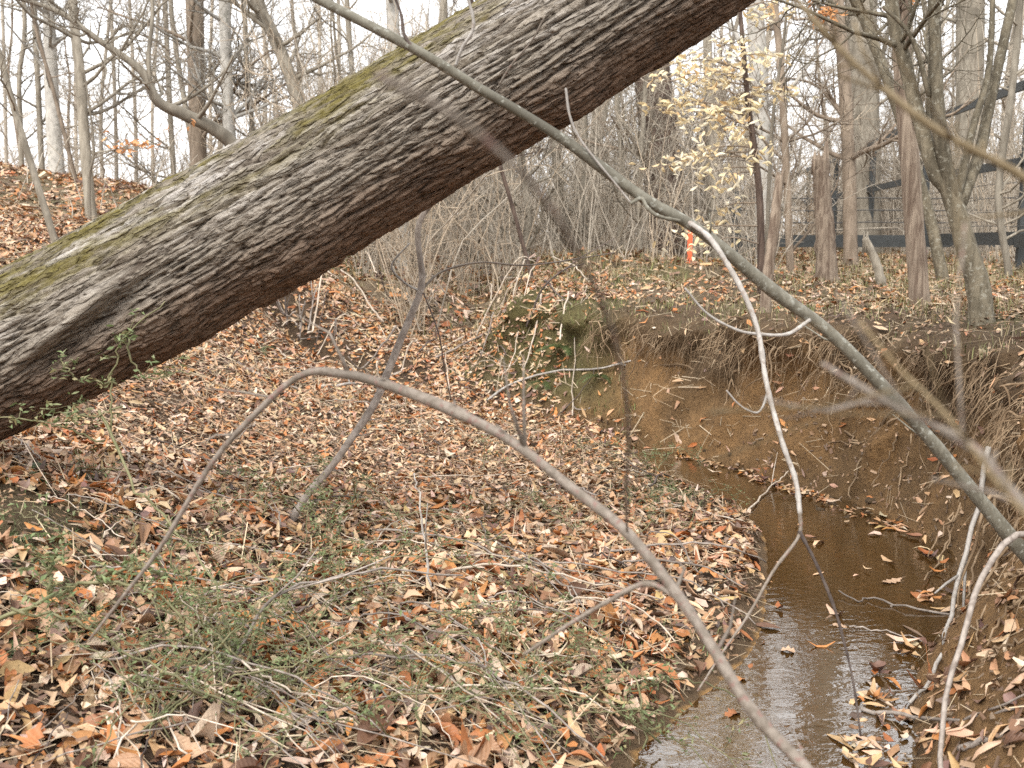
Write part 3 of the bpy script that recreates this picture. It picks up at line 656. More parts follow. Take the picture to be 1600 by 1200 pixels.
px_tree('pale grey trunk with flared foot on the crest of the leafy hill', [(90, 292), (84, 200), (79, 100), (75, -10)], [25, 18, 16], 18, 'bark_pale', 4, 14, (0.25, 16, 2.2), GL, flare=1.8)
px_tree('thin stem leaning across the pale flared trunk', [(122, 295), (102, 215), (80, 130), (60, 60)], [7, 4], 17, 'bark_brown', 5, 6, (0.3, 8, 1.0), GL)
px_tree('straight brown grey trunk rising beside the pale flared one', [(143, 348), (133, 230), (124, 110), (112, -10)], [17, 15, 12], 13, 'bark_grey', 6, 12, (0.25, 16, 1.9), GL)
px_tree('thin upright stem with many twigs left of the thick brown trunk', [(272, 285), (264, 140), (257, -10)], [9, 7], 20, 'bark_grey', 7, 12, (0.05, 22, 1.7), GL)
px_tree('slim stem leaning towards the thick brown trunk', [(292, 180), (280, 110), (270, 40), (266, -10)], [9, 6], 18, 'bark_grey', 8, 10, (0.2, 12, 1.4), GL)
px_tree('thick straight brown trunk standing above the leaning trunk', [(310, 275), (307, 140), (303, -10)], [28, 26], 17, 'bark_brown', 9, 15, (0.25, 20, 2.4), GL)
px_tree('smooth pale trunk to the right of the thick brown trunk', [(360, 235), (354, 120), (350, -10)], [20, 16], 16, 'bark_pale', 10, 14, (0.2, 18, 2.0), GL)
px_tree('thin twiggy stem between the pale trunk and the bent trunk', [(395, 205), (386, 110), (381, -10)], [9, 7], 17, 'bark_grey', 11, 11, (0.05, 24, 1.6), GL)
px_tree('bent grey trunk curving away to the upper left over the leaning trunk', [(482, 400), (478, 260), (468, 172), (450, 110), (425, 50), (398, -10)], [20, 20, 20, 22, 17], 15, 'bark_grey', 12, 9, (0.35, 16, 1.5), GL)
for k, (u, v) in enumerate([(160, 296), (213, 300), (182, 300), (240, 300), (330, 250), (415, 190), (10, 282), (120, 300), (500, 140), (530, 100)]):
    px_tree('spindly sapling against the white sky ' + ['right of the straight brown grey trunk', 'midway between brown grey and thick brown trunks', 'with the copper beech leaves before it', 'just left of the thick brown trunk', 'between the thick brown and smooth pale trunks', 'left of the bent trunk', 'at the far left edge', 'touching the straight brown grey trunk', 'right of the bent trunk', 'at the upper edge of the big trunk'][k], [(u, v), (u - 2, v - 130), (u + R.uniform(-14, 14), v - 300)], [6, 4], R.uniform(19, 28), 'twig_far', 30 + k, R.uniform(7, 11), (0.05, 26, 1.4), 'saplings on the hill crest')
# arched dead stem
bx = [P(372, 240, 11), P(340, 205, 10.9), P(290, 180, 10.8), P(246, 158, 10.7), P(220, 110, 10.6), P(150, 60, 10.5), P(90, 18, 10.4), P(0, -12, 10.3)]
foot = np.array([bx[0][0] + .25, bx[0][1], gz(bx[0][0] + .25, bx[0][1]) - 0.1])
mid = (foot + bx[0]) / 2 + np.array([.05, 0, .1])
tree('arching_tree', 'bare stem arching to the upper left from behind the leaning trunk', [foot, mid] + bx, [.08, .078, .072, .07, .062, .05, .04, .03, .025, .018], M['bark_grey'], 60, (0.35, 12, 0.9), None, extra=[([P(235, 140, 10.65), P(232, 90, 10.6), P(238, 30, 10.6), P(236, -40, 10.6)], .026, .016), ([P(165, 70, 10.5), P(140, 50, 10.5), P(120, 55, 10.4), P(60, 20, 10.3)], .018, .008)])

GR = 'trees on the far bank beside the board fence'
# forked tree nearest on the far bank
px_tree('crooked forked tree at the bank edge in front of the board fence', [(1537, 512), (1528, 450), (1508, 380), (1484, 300), (1462, 270), (1440, 200), (1412, 90), (1390, -20)], [40, 34, 28, 23, 21, 19, 16], 6.0, 'bark_olive', 70, 7.5, (0.45, 14, 1.2), GR, flare=1.12,
    extra=[([P(1490, 315, 6.00), P(1475, 250, 5.95), P(1465, 170, 5.90), P(1462, 90, 5.90), P(1458, -30, 5.90)], .045, .03), ([P(1500, 320, 6.00), P(1530, 240, 6.10), P(1545, 170, 6.15), P(1585, -10, 6.20)], .036, .026), ([P(1494, 318, 6.00), P(1520, 200, 6.00), P(1545, 110, 6.05), P(1552, -20, 6.10)], .024, .014), ([P(1452, 150, 5.90), P(1425, 60, 5.85), P(1380, 10, 5.85)], .015, .01)])
px_tree('shaggy reddish barked trunk just left of the forked tree', [(1437, 478), (1430, 380), (1421, 250), (1412, 130), (1406, -10)], [33, 30, 28, 24], 7.3, 'bark_shaggy', 71, 9, (0.55, 12, 1.3), GR)
px_tree('pale leaning trunk crossing behind the shaggy one', [(1480, 455), (1450, 330), (1395, 150), (1350, 30), (1330, -20)], [18, 15, 12], 9.6, 'bark_olive', 72, 8, (0.4, 12, 1.2), GR)
px_tree('grey smooth trunk behind the pale yellow beech leaves', [(1196, 410), (1192, 250), (1185, 100), (1180, -10)], [30, 28, 26], 13, 'bark_pale', 73, 13, (0.35, 14, 1.8), GR)
px_tree('thick dark vine covered trunk below the upper end of the leaning trunk', [(1040, 345), (1034, 240), (1020, 120), (1010, -20)], [60, 58, 50], 17, 'bark_dark', 74, 14, (0.2, 22, 2.0), GR, cmat=M['bark_brown'])
px_tree('broad pale grey trunk far behind the fence at the upper right', [(1352, 395), (1350, 200), (1345, -10)], [50, 46], 20, 'bark_grey', 75, 15, (0.3, 16, 2.4), GR)
px_tree('wide grey trunk behind the forked tree beyond the fence', [(1512, 380), (1514, 200), (1516, -10)], [44, 40], 19, 'bark_grey', 76, 15, (0.3, 16, 2.4), GR)
px_tree('slim brown trunk standing beyond the broken snag', [(1330, 425), (1326, 260), (1318, 100), (1308, -10)], [22, 18], 13, 'bark_brown', 77, 11, (0.15, 20, 1.6), GR)
px_tree('slender stem with twisted side shoots right of the forked tree', [(1575, 420), (1560, 300), (1580, 150), (1595, -10)], [12, 9], 10, 'bark_grey', 78, 8, (0.2, 16, 1.1), GR)
px_tree('thin stem climbing beside the smooth grey trunk', [(1235, 430), (1228, 250), (1218, 80), (1210, -10)], [13, 9], 11, 'bark_brown', 79, 8, (0.15, 18, 1.2), GR)
px_tree('grey stem right of the vine covered trunk', [(1120, 400), (1112, 200), (1102, -10)], [16, 12], 16, 'bark_grey', 80, 12, (0.1, 22, 1.7), GR)
GC = 'bare trees beyond the creek bend'
px_tree('crooked grey stem beyond the creek bend below the leaning trunk', [(822, 392), (826, 330), (816, 260), (812, 180), (820, 60)], [14, 11, 9], 14, 'bark_grey', 81, 9, (0.1, 18, 1.4), GC)
px_tree('thin dark stem slanting beyond the bend beside the crooked one', [(822, 400), (800, 320), (778, 245), (760, 160)], [7, 5], 11, 'bark_dark', 82, 6, (0.2, 10, 1.0), GC)
px_tree('short pale beech trunk at the head of the creek hollow', [(632, 440), (630, 380), (626, 300), (620, 180)], [22, 20, 18], 14, 'bark_pale', 83, 12, (0.35, 14, 1.8), GC)
for k, (u, v, d, w) in enumerate([(735, 405, 18, 16), (905, 400, 18, 10), (965, 400, 16, 9), (690, 400, 20, 12), (870, 398, 24, 18), (1000, 405, 15, 8), (770, 395, 26, 14), (560, 430, 15, 9), (930, 392, 30, 20)]):
    px_tree(['leftmost-but-two grey tree of the hollow', 'grey stem right of the crooked one past the bend', 'thin grey stem left of the vine covered trunk', 'grey stem just right of the bent sapling top', 'stout grey trunk far behind the crooked stem', 'thin grey stem against the vine covered trunk', 'far grey trunk left of the crooked stem', 'thin grey stem above the leafy left bank of the hollow', 'broad far trunk above the mossy bank nose'][k].replace('leftmost-but-two grey tree of the hollow', 'grey trunk midway between bent sapling and crooked stem'), [(u, v), (u + R.uniform(-12, 12), v - 120), (u + R.uniform(-20, 20), v - 300)], [w, w * .8], d, 'bark_grey', 90 + k, R.uniform(8, 13), (0.06, 26, 1.7), GC)
# broken snags
def snag(label, pix, wpx, d, seed, mat='bark_shaggy'):
    path = px_path(pix, d); base = path[0].copy(); e = empty('broken_snag', base); tag(e, label, 'dead tree')
    pts = catmull(np.array(path) - base, 26); rad = np.interp(np.linspace(0, 1, 26), np.linspace(0, 1, len(wpx)), [pw(x, d) for x in wpx]); rad = rad * (1 + 0.5 * np.exp(-np.linspace(0, 1, 26) * 8))
    mb = MB(); mb.tube(pts, rad, 11, True, rough=0.3, seed=seed); mb.build('trunk', M[mat], e)
    r3 = np.random.default_rng(seed)
    for k in range(6):
        a = r3.uniform(0, 6.28); o = np.array([math.cos(a), math.sin(a), 0]) * rad[-1] * .65; h = r3.uniform(.04, .2) * (wpx[-1] * d / FPX) * 6
        mb = MB(); mb.tube([pts[-1] + o - np.array([0, 0, .12]), pts[-1] + o * 1.05, pts[-1] + o * 1.15 + np.array([0, 0, h])], [rad[-1] * .42, rad[-1] * .34, .003], 5); mb.build('splinter', M[mat], e)
snag('broken reddish snag with jagged top standing on the far bank', [(1293, 448), (1289, 380), (1285, 300), (1283, 250)], [30, 30, 26, 28], 9.5, 5)
snag('thin broken reddish stub with jagged tip at the bank lip behind the long branch', [(1194, 508), (1200, 430), (1210, 350), (1218, 275)], [15, 16, 17, 12], 7.6, 6)
snag('short splintered grey stump between the snag and the shaggy trunk', [(1385, 470), (1372, 420), (1352, 372)], [16, 14, 10], 9.0, 7, 'bark_grey')

def where_is(x, y, table):
    u = 800 + FPX * x / y
    for lim, txt in table:
        if u < lim: return txt
    return table[-1][1]
T_R = [(1020, 'behind the vine covered trunk'), (1100, 'behind the survey stake'), (1180, 'behind the pale beech leaves'), (1260, 'behind the smooth grey trunk'), (1330, 'behind the broken snag'), (1400, 'left of the shaggy trunk'), (1480, 'right of the shaggy trunk'), (1560, 'behind the forked tree'), (9999, 'at the right edge past the forked tree')]
T_C = [(560, 'below the big trunk'), (640, 'by the short pale beech trunk'), (720, 'above the bent sapling'), (790, 'left of the crooked stem'), (860, 'behind the crooked stem'), (930, 'above the mossy bank nose'), (9999, 'left of the vine covered trunk')]
T_L = [(60, 'at the far left edge'), (120, 'behind the pale flared trunk'), (200, 'right of the straight brown grey trunk'), (290, 'left of the thick brown trunk'), (360, 'beside the smooth pale trunk'), (9999, 'by the bent trunk above the big log')]
# woods filling the distance
protos = []
for k in range(10):
    rr = np.random.default_rng(500 + k); H = rr.uniform(7, 11); pts = [np.array([0, 0, -.1])]; d = np.array([rr.normal(0, .06), rr.normal(0, .06), 1.0])
    for s_ in range(7):
        d = d + rr.normal(0, 0.07, 3); d[2] = 1; pts.append(pts[-1] + d * H / 7)
    r0 = rr.choice([0.045, 0.06, 0.09, 0.14]); 
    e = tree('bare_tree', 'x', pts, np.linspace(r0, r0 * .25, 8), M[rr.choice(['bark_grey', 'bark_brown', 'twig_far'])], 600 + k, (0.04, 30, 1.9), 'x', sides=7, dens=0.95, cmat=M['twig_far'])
    protos.append([e, False])
ZONES = [('bare grey tree in the dense woods beyond the board fence', 'woods beyond the board fence', 56, 15, 48, 0.12, 0.62), ('slim bare tree in the hazy woods upstream of the creek bend', 'woods upstream of the bend', 34, 18, 50, -0.18, 0.12), ('distant bare tree against the sky on the left hill', 'woods on the left hill', 14, 24, 55, -0.6, -0.18)]
for label, grp, n, d0, d1, s0, s1 in ZONES:
    for k in range(n):
        d = d0 + (d1 - d0) * R.random() ** 0.8; x = d * R.uniform(s0, s1)
        if x / d > .2 and x < 5.8 + 0.118 * (d - 11.7): d = R.uniform(30, 46); x = d * R.uniform(.24, .55)
        pr = R.choice(protos); e = pr[0]
        if pr[1]: e = copy_tree(e)
        else: pr[1] = True
        e.location = (x, d, gz(x, d)); e.rotation_euler = (R.gauss(0, .05), R.gauss(0, .05), R.uniform(0, 6.28)); s = R.uniform(.75, 1.25); e.scale = (s, s, s)
        tag(e, ('distant ' if d > 34 else 'farther ' if d > 24 else 'bare ') + ('tall' if s > 1.05 else 'small' if s < .88 else 'slender') + ' tree in ' + ('woods past the fence ' if s0 > .1 else 'woods upstream ' if s0 > -.3 else 'hill woods ') + where_is(x, d, T_R if s0 > .1 else T_C if s0 > -.3 else T_L), 'tree', grp)
for e, used in protos:
    if not used:
        for c in list(e.children): bpy.data.objects.remove(c)
        bpy.data.objects.remove(e)

# shrubs: many stemmed thin bushes
sprot = []
for k in range(7):
    rr = np.random.default_rng(700 + k); e = empty('bare_shrub'); mb = MB(); tw = MB()
    for s_ in range(rr.integers(7, 13)):
        az = rr.uniform(0, 6.28); d = np.array([math.cos(az) * rr.uniform(.03, .4), math.sin(az) * rr.uniform(.03, .4), 1.0]); L = rr.uniform(1.2, 3.4)
        pts = [np.array([rr.normal(0, .1), rr.normal(0, .1), -.05])]; d /= np.linalg.norm(d)
        for q_ in range(7):
            d = d + rr.normal(0, .13, 3) - np.array([0, 0, .008 * q_]); d /= np.linalg.norm(d); pts.append(pts[-1] + d * L / 7)
        mb.tube(pts, np.linspace(rr.uniform(.006, .013), .003, 8), 4, False)
        for q_ in range(5):
            i = rr.integers(1, 7); dd = rr.normal(0, 1, 3); dd[2] = abs(dd[2]) * .6
            grow(tw, pts[i], dd, L * rr.uniform(.12, .32), .004, 1, rr, 2, dens=.7, up=.12)
    mb.build('stems', M['twig_tan'] if k % 2 else M['twig_far'], e); tag(tw.build('twigs', M['twig_tan'] if k % 3 else M['twig_far'], e), kind='stuff'); sprot.append([e, False])
SZ = [('twiggy bare shrub in the thicket upstream of the creek bend', 'shrubs upstream of the bend', 46, 11.5, 30, -0.13, 0.17), ('bare tan shrub on the far bank before the board fence', 'shrubs on the far bank', 26, 9.5, 20, 0.17, 0.46), ('low bare shrub on the leafy hollow left of the bend', 'shrubs left of the bend', 14, 9.5, 15, -0.22, -0.08), ('sparse shrub on the left hill against the sky', 'shrubs on the left hill', 12, 17, 30, -0.55, -0.2)]
for label, grp, n, d0, d1, s0, s1 in SZ:
    for k in range(n):
        d = d0 + (d1 - d0) * R.random() ** 0.9; x = d * R.uniform(s0, s1); pr = R.choice(sprot); e = pr[0]
        if x / d > .24 and x < 5.8 + 0.118 * (d - 11.7): d = R.uniform(19, 30); x = d * R.uniform(.27, .5)
        if pr[1]: e = copy_tree(e)
        else: pr[1] = True
        e.location = (x, d, gz(x, d)); e.rotation_euler = (0, 0, R.uniform(0, 6.28)); s = R.uniform(.55, 1.2); e.scale = (s, s, s); tag(e, ('tall' if s > .95 else 'low' if s < .72 else 'twiggy') + (' far' if d > 18 else ' pale' if d > 13 else ' tan') + ' bare shrub ' + ('on the far bank ' if s0 > .1 else 'in the left hollow ' if s0 == -.22 else 'in the hollow ' if s0 > -.3 else 'on the left hill ') + where_is(x, d, T_R if s0 > .1 else T_C if s0 > -.3 else T_L), 'shrub', grp)

# far thicket, one mass
th_ = MB(); rr = np.random.default_rng(77)
for k in range(4200):
    d = rr.uniform(13, 60) ; x = d * rr.uniform(-0.5, 0.62)
    left = x / d < -0.17
    if x / d > .22 and x < 5.8 + 0.118 * (d - 11.7): continue
    if left and rr.uniform() > 0.25: continue
    L = rr.uniform(.6, 3.0) * (0.6 if left else 1); az = rr.uniform(0, 6.28); dv = np.array([math.cos(az) * .35, math.sin(az) * .35, 1.0])
    z = 1.0; p0 = np.array([x, d, z]); pts = [p0]
    for q_ in range(3):
        dv = dv + rr.normal(0, .25, 3); dv /= np.linalg.norm(dv); pts.append(pts[-1] + dv * L / 3)
    th_.tube(pts, np.linspace(.009, .004, 4) * (0.6 + d / 40), 3, False)
zz = np.vstack(th_.v); idx = np.arange(0, len(zz), 12)
gzz = fz(zz[idx, 0], zz[idx, 1]) - 1.0
zz[:, 2] += np.repeat(gzz, 12)[:len(zz)]; th_.v = [zz]
th2 = MB()
for k in range(3200):
    d = rr.uniform(15, 44); x = d * rr.uniform(-0.16, 0.6)
    if x / d > .22 and x < 5.8 + 0.118 * (d - 11.7): continue
    L = rr.uniform(1.5, 5.5); dv = np.array([rr.normal(0, .24), rr.normal(0, .24), 1.0]); pts = [np.array([x, d, 0.0])]
    for q_ in range(3):
        dv = dv + rr.normal(0, .12, 3); dv /= np.linalg.norm(dv); pts.append(pts[-1] + dv * L / 3)
    th2.tube(pts, np.linspace(.008, .003, 4) * (0.5 + d / 45), 3, False)
z2 = np.vstack(th2.v); z2[:, 2] += np.repeat(fz(z2[::12, 0], z2[::12, 1]), 12); th_.v.append(z2); th_.f.extend([f_ + th_.n for f_ in th2.f]); th_.n += th2.n
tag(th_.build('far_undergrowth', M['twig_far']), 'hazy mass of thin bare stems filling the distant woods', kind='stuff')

# ------------------------------------------------------------------ board fence
fx = lambda y: 5.5 + 0.118 * (y - 11.7)
fe = empty('board_fence', (fx(10.95), 10.95, gz(fx(10.95), 10.95))); tag(fe, 'dark painted board and wire fence running back along the far bank', 'fence')
fb = np.array(fe.location)
posts = [7.8, 12.0, 16.2, 20.0, 23.7, 27.6, 31.5]
def box(mb, c, hx, hy, hz, rot=0.0, pitch=0.0):
    v = np.array([(sx_ * hx, sy_ * hy, sz_ * hz) for sx_ in (-1, 1) for sy_ in (-1, 1) for sz_ in (-1, 1)])
    v[:, 2] += v[:, 1] * pitch
    c_, s_ = math.cos(rot), math.sin(rot); v = np.stack([v[:, 0] * c_ - v[:, 1] * s_, v[:, 0] * s_ + v[:, 1] * c_, v[:, 2]], -1) + c
    mb.add(v, [(0, 1, 3, 2), (4, 6, 7, 5), (0, 4, 5, 1), (2, 3, 7, 6), (0, 2, 6, 4), (1, 5, 7, 3)])
frot = -math.atan(0.118)
for y in posts:
    mb = MB(); g0 = gz(fx(y), y); h0 = 3.22
    box(mb, np.array([fx(y) + 0.075, y, (g0 - .2 + h0) / 2]) - fb, .045, .045, (h0 - g0 + .2) / 2, frot); mb.build('post', M['fence'], fe, smooth=False)
for z, hh in ((3.15, .05), (2.34, .05), (1.46, .075)):
    for y0, y1 in zip(posts[:-1], posts[1:]):
        mb = MB(); yc = (y0 + y1) / 2; sag = R.gauss(0, .012)
        box(mb, np.array([fx(yc), yc, z + sag]) - fb, .017, (y1 - y0) / 2 - .004, hh, frot, R.gauss(0, .006)); mb.build('board', M['fence'], fe, smooth=False)
for z in (1.62, 1.78, 1.94, 2.1):
    mb = MB(); mb.tube([np.array([fx(y) - 0.03, y, z + 0.01 * math.sin(y * 3)]) - fb for y in np.linspace(7.8, 31.5, 40)], .004, 4); mb.build('wire', M['wire'], fe)
# cross fence parallel to the view, beyond
ce = empty('cross_fence', (3.4, 15.5, gz(3.4, 15.5))); tag(ce, 'low dark board with wires stretched above it, crossing behind the trees', 'fence'); cb_ = np.array(ce.location)
for x, wb in ((3.2, 1.35), (4.55, 1.25), (5.8, 2.1), (7.9, 2.2), (10.1, 2.2)):
    mb = MB(); g0 = gz(x, 15.6); box(mb, np.array([x, 15.6, (g0 - .2 + 2.15) / 2]) - cb_, .05, .05, (2.15 - g0 + .2) / 2); mb.build('post', M['fence'], ce, smooth=False)
    mb = MB(); box(mb, np.array([x + wb / 2, 15.52, 1.44]) - cb_, wb / 2 - .005, .018, .085, 0.0); mb.build('board', M['fence'], ce, smooth=False)
for z in (1.70, 1.87, 2.04):
    mb = MB(); mb.tube([np.array([x, 15.5, z + .006 * math.sin(x * 4)]) - cb_ for x in np.linspace(2.8, 14, 30)], .008, 4); mb.build('wire', M['wire'], ce)
# survey stake
b0 = P(1077, 425, 12.3); b0[2] = gz(b0[0], b0[1]); se = empty('survey_stake', b0); tag(se, 'slim orange painted survey stake standing on the far bank', 'stake')
mb = MB(); ht = P(1077, 352, 12.3)[2] - b0[2]
mb.add([(-.026, -.01, -.1), (.026, -.01, -.1), (.026, .01, -.1), (-.026, .01, -.1), (-.026, -.01, ht), (.026, -.01, ht * .985), (.026, .01, ht * .985), (-.026, .01, ht)], [(0, 1, 5, 4), (1, 2, 6, 5), (2, 3, 7, 6), (3, 0, 4, 7), (4, 5, 6, 7), (3, 2, 1, 0)])
mb.build('lath', M['orange'], se, smooth=False)

# ------------------------------------------------------------------ beech sapling with pale clinging leaves
bp0 = P(1191, 425, 8.8); bp0[2] = gz(bp0[0], bp0[1]) - .05
be = empty('beech_sapling', bp0); tag(be, 'young beech with clinging pale yellow leaves below the upper end of the trunk', 'tree')
stem = [bp0, P(1188, 330, 8.8), P(1180, 240, 8.8), P(1170, 170, 8.8), P(1160, 60, 8.8), P(1150, -60, 8.8)]
sb = MB(); sb.tube(catmull(np.array(stem) - bp0, 20), np.linspace(.035, .016, 20), 8); sb.build('trunk', M['bark_dark'], be)
tw = MB(); lf = MB(); rr = np.random.default_rng(5)
sprays = [(985, 178), (1000, 268), (995, 128), (1015, 110), (1075, 150), (1125, 135), (1060, 118), (1140, 112), (1150, 160), (1100, 182), (1168, 186), (1040, 172), (1205, 150), (1243, 156), (1120, 215), (1030, 262), (1066, 256), (1150, 218), (1205, 38), (1090, 128), (1110, 305), (1075, 290), (1020, 385), (1085, 400), (1130, 240), (1010, 130), (1185, 110), (1140, 75), (1100, 355), (1175, 260), (1215, 90), (1010, 170), (1240, 30), (1060, 205)]
cen_, nrm_ = [], []
for (u, v) in sprays:
    d = rr.uniform(8.3, 9.2); tip = P(u, v, d); k = rr.integers(1, 4); st = np.array(stem[k]) if abs(u - 1175) > 8 else np.array(stem[4])
    st = catmull(stem, 50)[np.clip(int(np.interp(-(v - 40), [-425, 60], [0, 49])), 3, 46)]
    md = (st + tip) / 2 + np.array([0, 0, .06]) + rr.normal(0, .03, 3); pth = catmull([st - bp0, md - bp0, tip - bp0], 9); tw.tube(pth, np.linspace(.007, .002, 9), 4)
    for q_ in range(22):
        tpos = rr.uniform(.5, 1.0); p = pth[int(tpos * 8)] + rr.normal(0, .05, 3) * np.array([1.7, 1.2, .7]); cen_.append(p); a = rr.uniform(0, 6.28); nrm_.append((math.cos(a) * .7, math.sin(a) * .7, rr.uniform(.2, .9)))
cen_ = np.array(cen_); nrm_ = np.array(nrm_); nrm_ /= np.linalg.norm(nrm_, axis=1)[:, None]; n = len(cen_)
colb = np.array([(0.82, 0.71, 0.47), (0.78, 0.63, 0.38), (0.84, 0.77, 0.60), (0.68, 0.48, 0.26)])[rr.choice(4, n, p=[.4, .25, .25, .1])]
v, q, c = leaf_batch(n, cen_, nrm_, rr.uniform(.06, .10, n), rr.uniform(.022, .034, n), 5, colb, 9, .5, .6); lf.add(v, q, None, c)
tw.build('twigs', M['bark_brown'], be); lf.build('leaves', M['beech_leaf'], be)
# small copper sprays on the hill and at the upper right
for lab, cpt, d, n, sprd, cl in (('copper leaved beech twigs hanging above the leafy hill', (215, 225), 10, 60, (.24, .2, .10), (0.62, 0.32, 0.15)), ('orange brown beech leaves at the top edge above the fence', (1335, 2), 9, 60, (.2, .2, .12), (0.60, 0.30, 0.13))):
    c0 = P(*cpt, d); gb = np.array([c0[0] - .6, c0[1] + .3, gz(c0[0] - .6, c0[1] + .3)]); e = empty('copper_beech_sapling', gb); tag(e, lab, 'tree')
    top = c0 - gb; mb = MB(); mb.tube(catmull([(0, 0, -.05), (.02, 0, top[2] * .6), (.1, -.05, top[2] * 1.05), (.0, 0, top[2] * 1.6 + .5)], 16), np.linspace(.02, .006, 16), 6); mb.build('trunk', M['bark_grey'], e)
    mb = MB(); rr = np.random.default_rng(int(cpt[0])); cc_ = []
    for k in range(7):
        tip = top + rr.normal(0, 1, 3) * np.array(sprd) * 1.3; pth = catmull([(.07, -.03, top[2] * rr.uniform(.7, .95)), top * .6 + np.array([0, 0, top[2] * .35]), tip], 8); mb.tube(pth, np.linspace(.006, .002, 8), 4); cc_ += [pth[i] + rr.normal(0, .03, 3) for i in rr.integers(4, 8, n // 7)]
    mb.build('twigs', M['bark_grey'], e); cc_ = np.array(cc_); m_ = len(cc_); nn_ = rr.normal(0, .5, (m_, 3)); nn_[:, 2] = .8; nn_ /= np.linalg.norm(nn_, axis=1)[:, None]
    mb = MB(); v, q, c = leaf_batch(m_, cc_, nn_, rr.uniform(.06, .09, m_), rr.uniform(.025, .04, m_), 4, np.array(cl) * rr.uniform(.8, 1.3, (m_, 1)), 3); mb.add(v, q, None, c); mb.build('leaves', M['beech_leaf'], e)

# ------------------------------------------------------------------ branches in front of the trunk
def pixd(pts): return [P(u, v, d) for u, v, d in pts]
def rod(name, label, cat, stem, w0, mat, shoots=(), group=None, sides=10, knots=0, seed=0, n=60, buds=12):
    """stem: photo points with depth; w0: list of widths in photo px; shoots: (name, points, w0, w1, material)"""
    pts = np.array(pixd(stem)); dep = np.array([s[2] for s in stem]); base = pts[0].copy(); e = empty(name, base); tag(e, label, cat, group)
    c = catmull(pts - base, n); ww = np.interp(np.linspace(0, 1, n), np.linspace(0, 1, len(w0)), w0) * np.interp(np.linspace(0, 1, n), np.linspace(0, 1, len(dep)), dep) / FPX / 2
    ww = ww * .8; r5 = np.random.default_rng(seed); ww = ww * (1 + .05 * np.interp(np.arange(n), np.arange(0, n + 5, 3), r5.normal(0, 1, len(np.arange(0, n + 5, 3)))))
    for k in range(knots):
        i = r5.integers(3, n - 3); ww[i] *= 1.10; ww[i + 1] *= 1.04
    c = c + np.stack([np.interp(np.arange(n), np.arange(0, n + 8, 5), r5.normal(0, 1, len(np.arange(0, n + 8, 5)))) for _ in range(3)], -1) * ww[:, None] * .18
    mb = MB(); mb.tube(c, ww, sides); mb.build('stem', M[mat], e)
    for k in range(buds):
        i = r5.integers(2, n - 2); dv = c[min(i + 1, n - 1)] - c[i - 1]; dv /= np.linalg.norm(dv); sd_ = r5.normal(0, 1, 3); sd_ -= dv * (sd_ @ dv); sd_ /= np.linalg.norm(sd_); L_ = r5.choice([.012, .02, .06, .12]); dq = dv * .8 + sd_
        mb = MB(); mb.tube([c[i], c[i] + dq * L_ * .5 + r5.normal(0, .08, 3) * L_, c[i] + dq * L_ + r5.normal(0, .15, 3) * L_], [min(ww[i] * .5, .004), min(ww[i] * .4, .0026), .0008], 5); mb.build('bud_twig', M[mat], e)
    for (nm, sp_, a_, b_, mt) in shoots:
        q = np.array(pixd(sp_)) - base; mm_ = max(12, 7 * len(sp_)); dd = np.mean([s[2] for s in sp_]); mb = MB(); cq = catmull(q, mm_)
        wq = .8 * np.linspace(a_, b_, mm_) * np.interp(np.linspace(0, 1, mm_), np.linspace(0, 1, len(sp_)), [s[2] for s in sp_]) / FPX / 2; wq = wq * (1 + .1 * r5.normal(0, 1, mm_)); mb.tube(cq, wq, 7); ob = mb.build(nm, M[mt], host if nm == 'hanging_twig' else e)
        if nm == 'pale_side_branch': host = ob
    return e
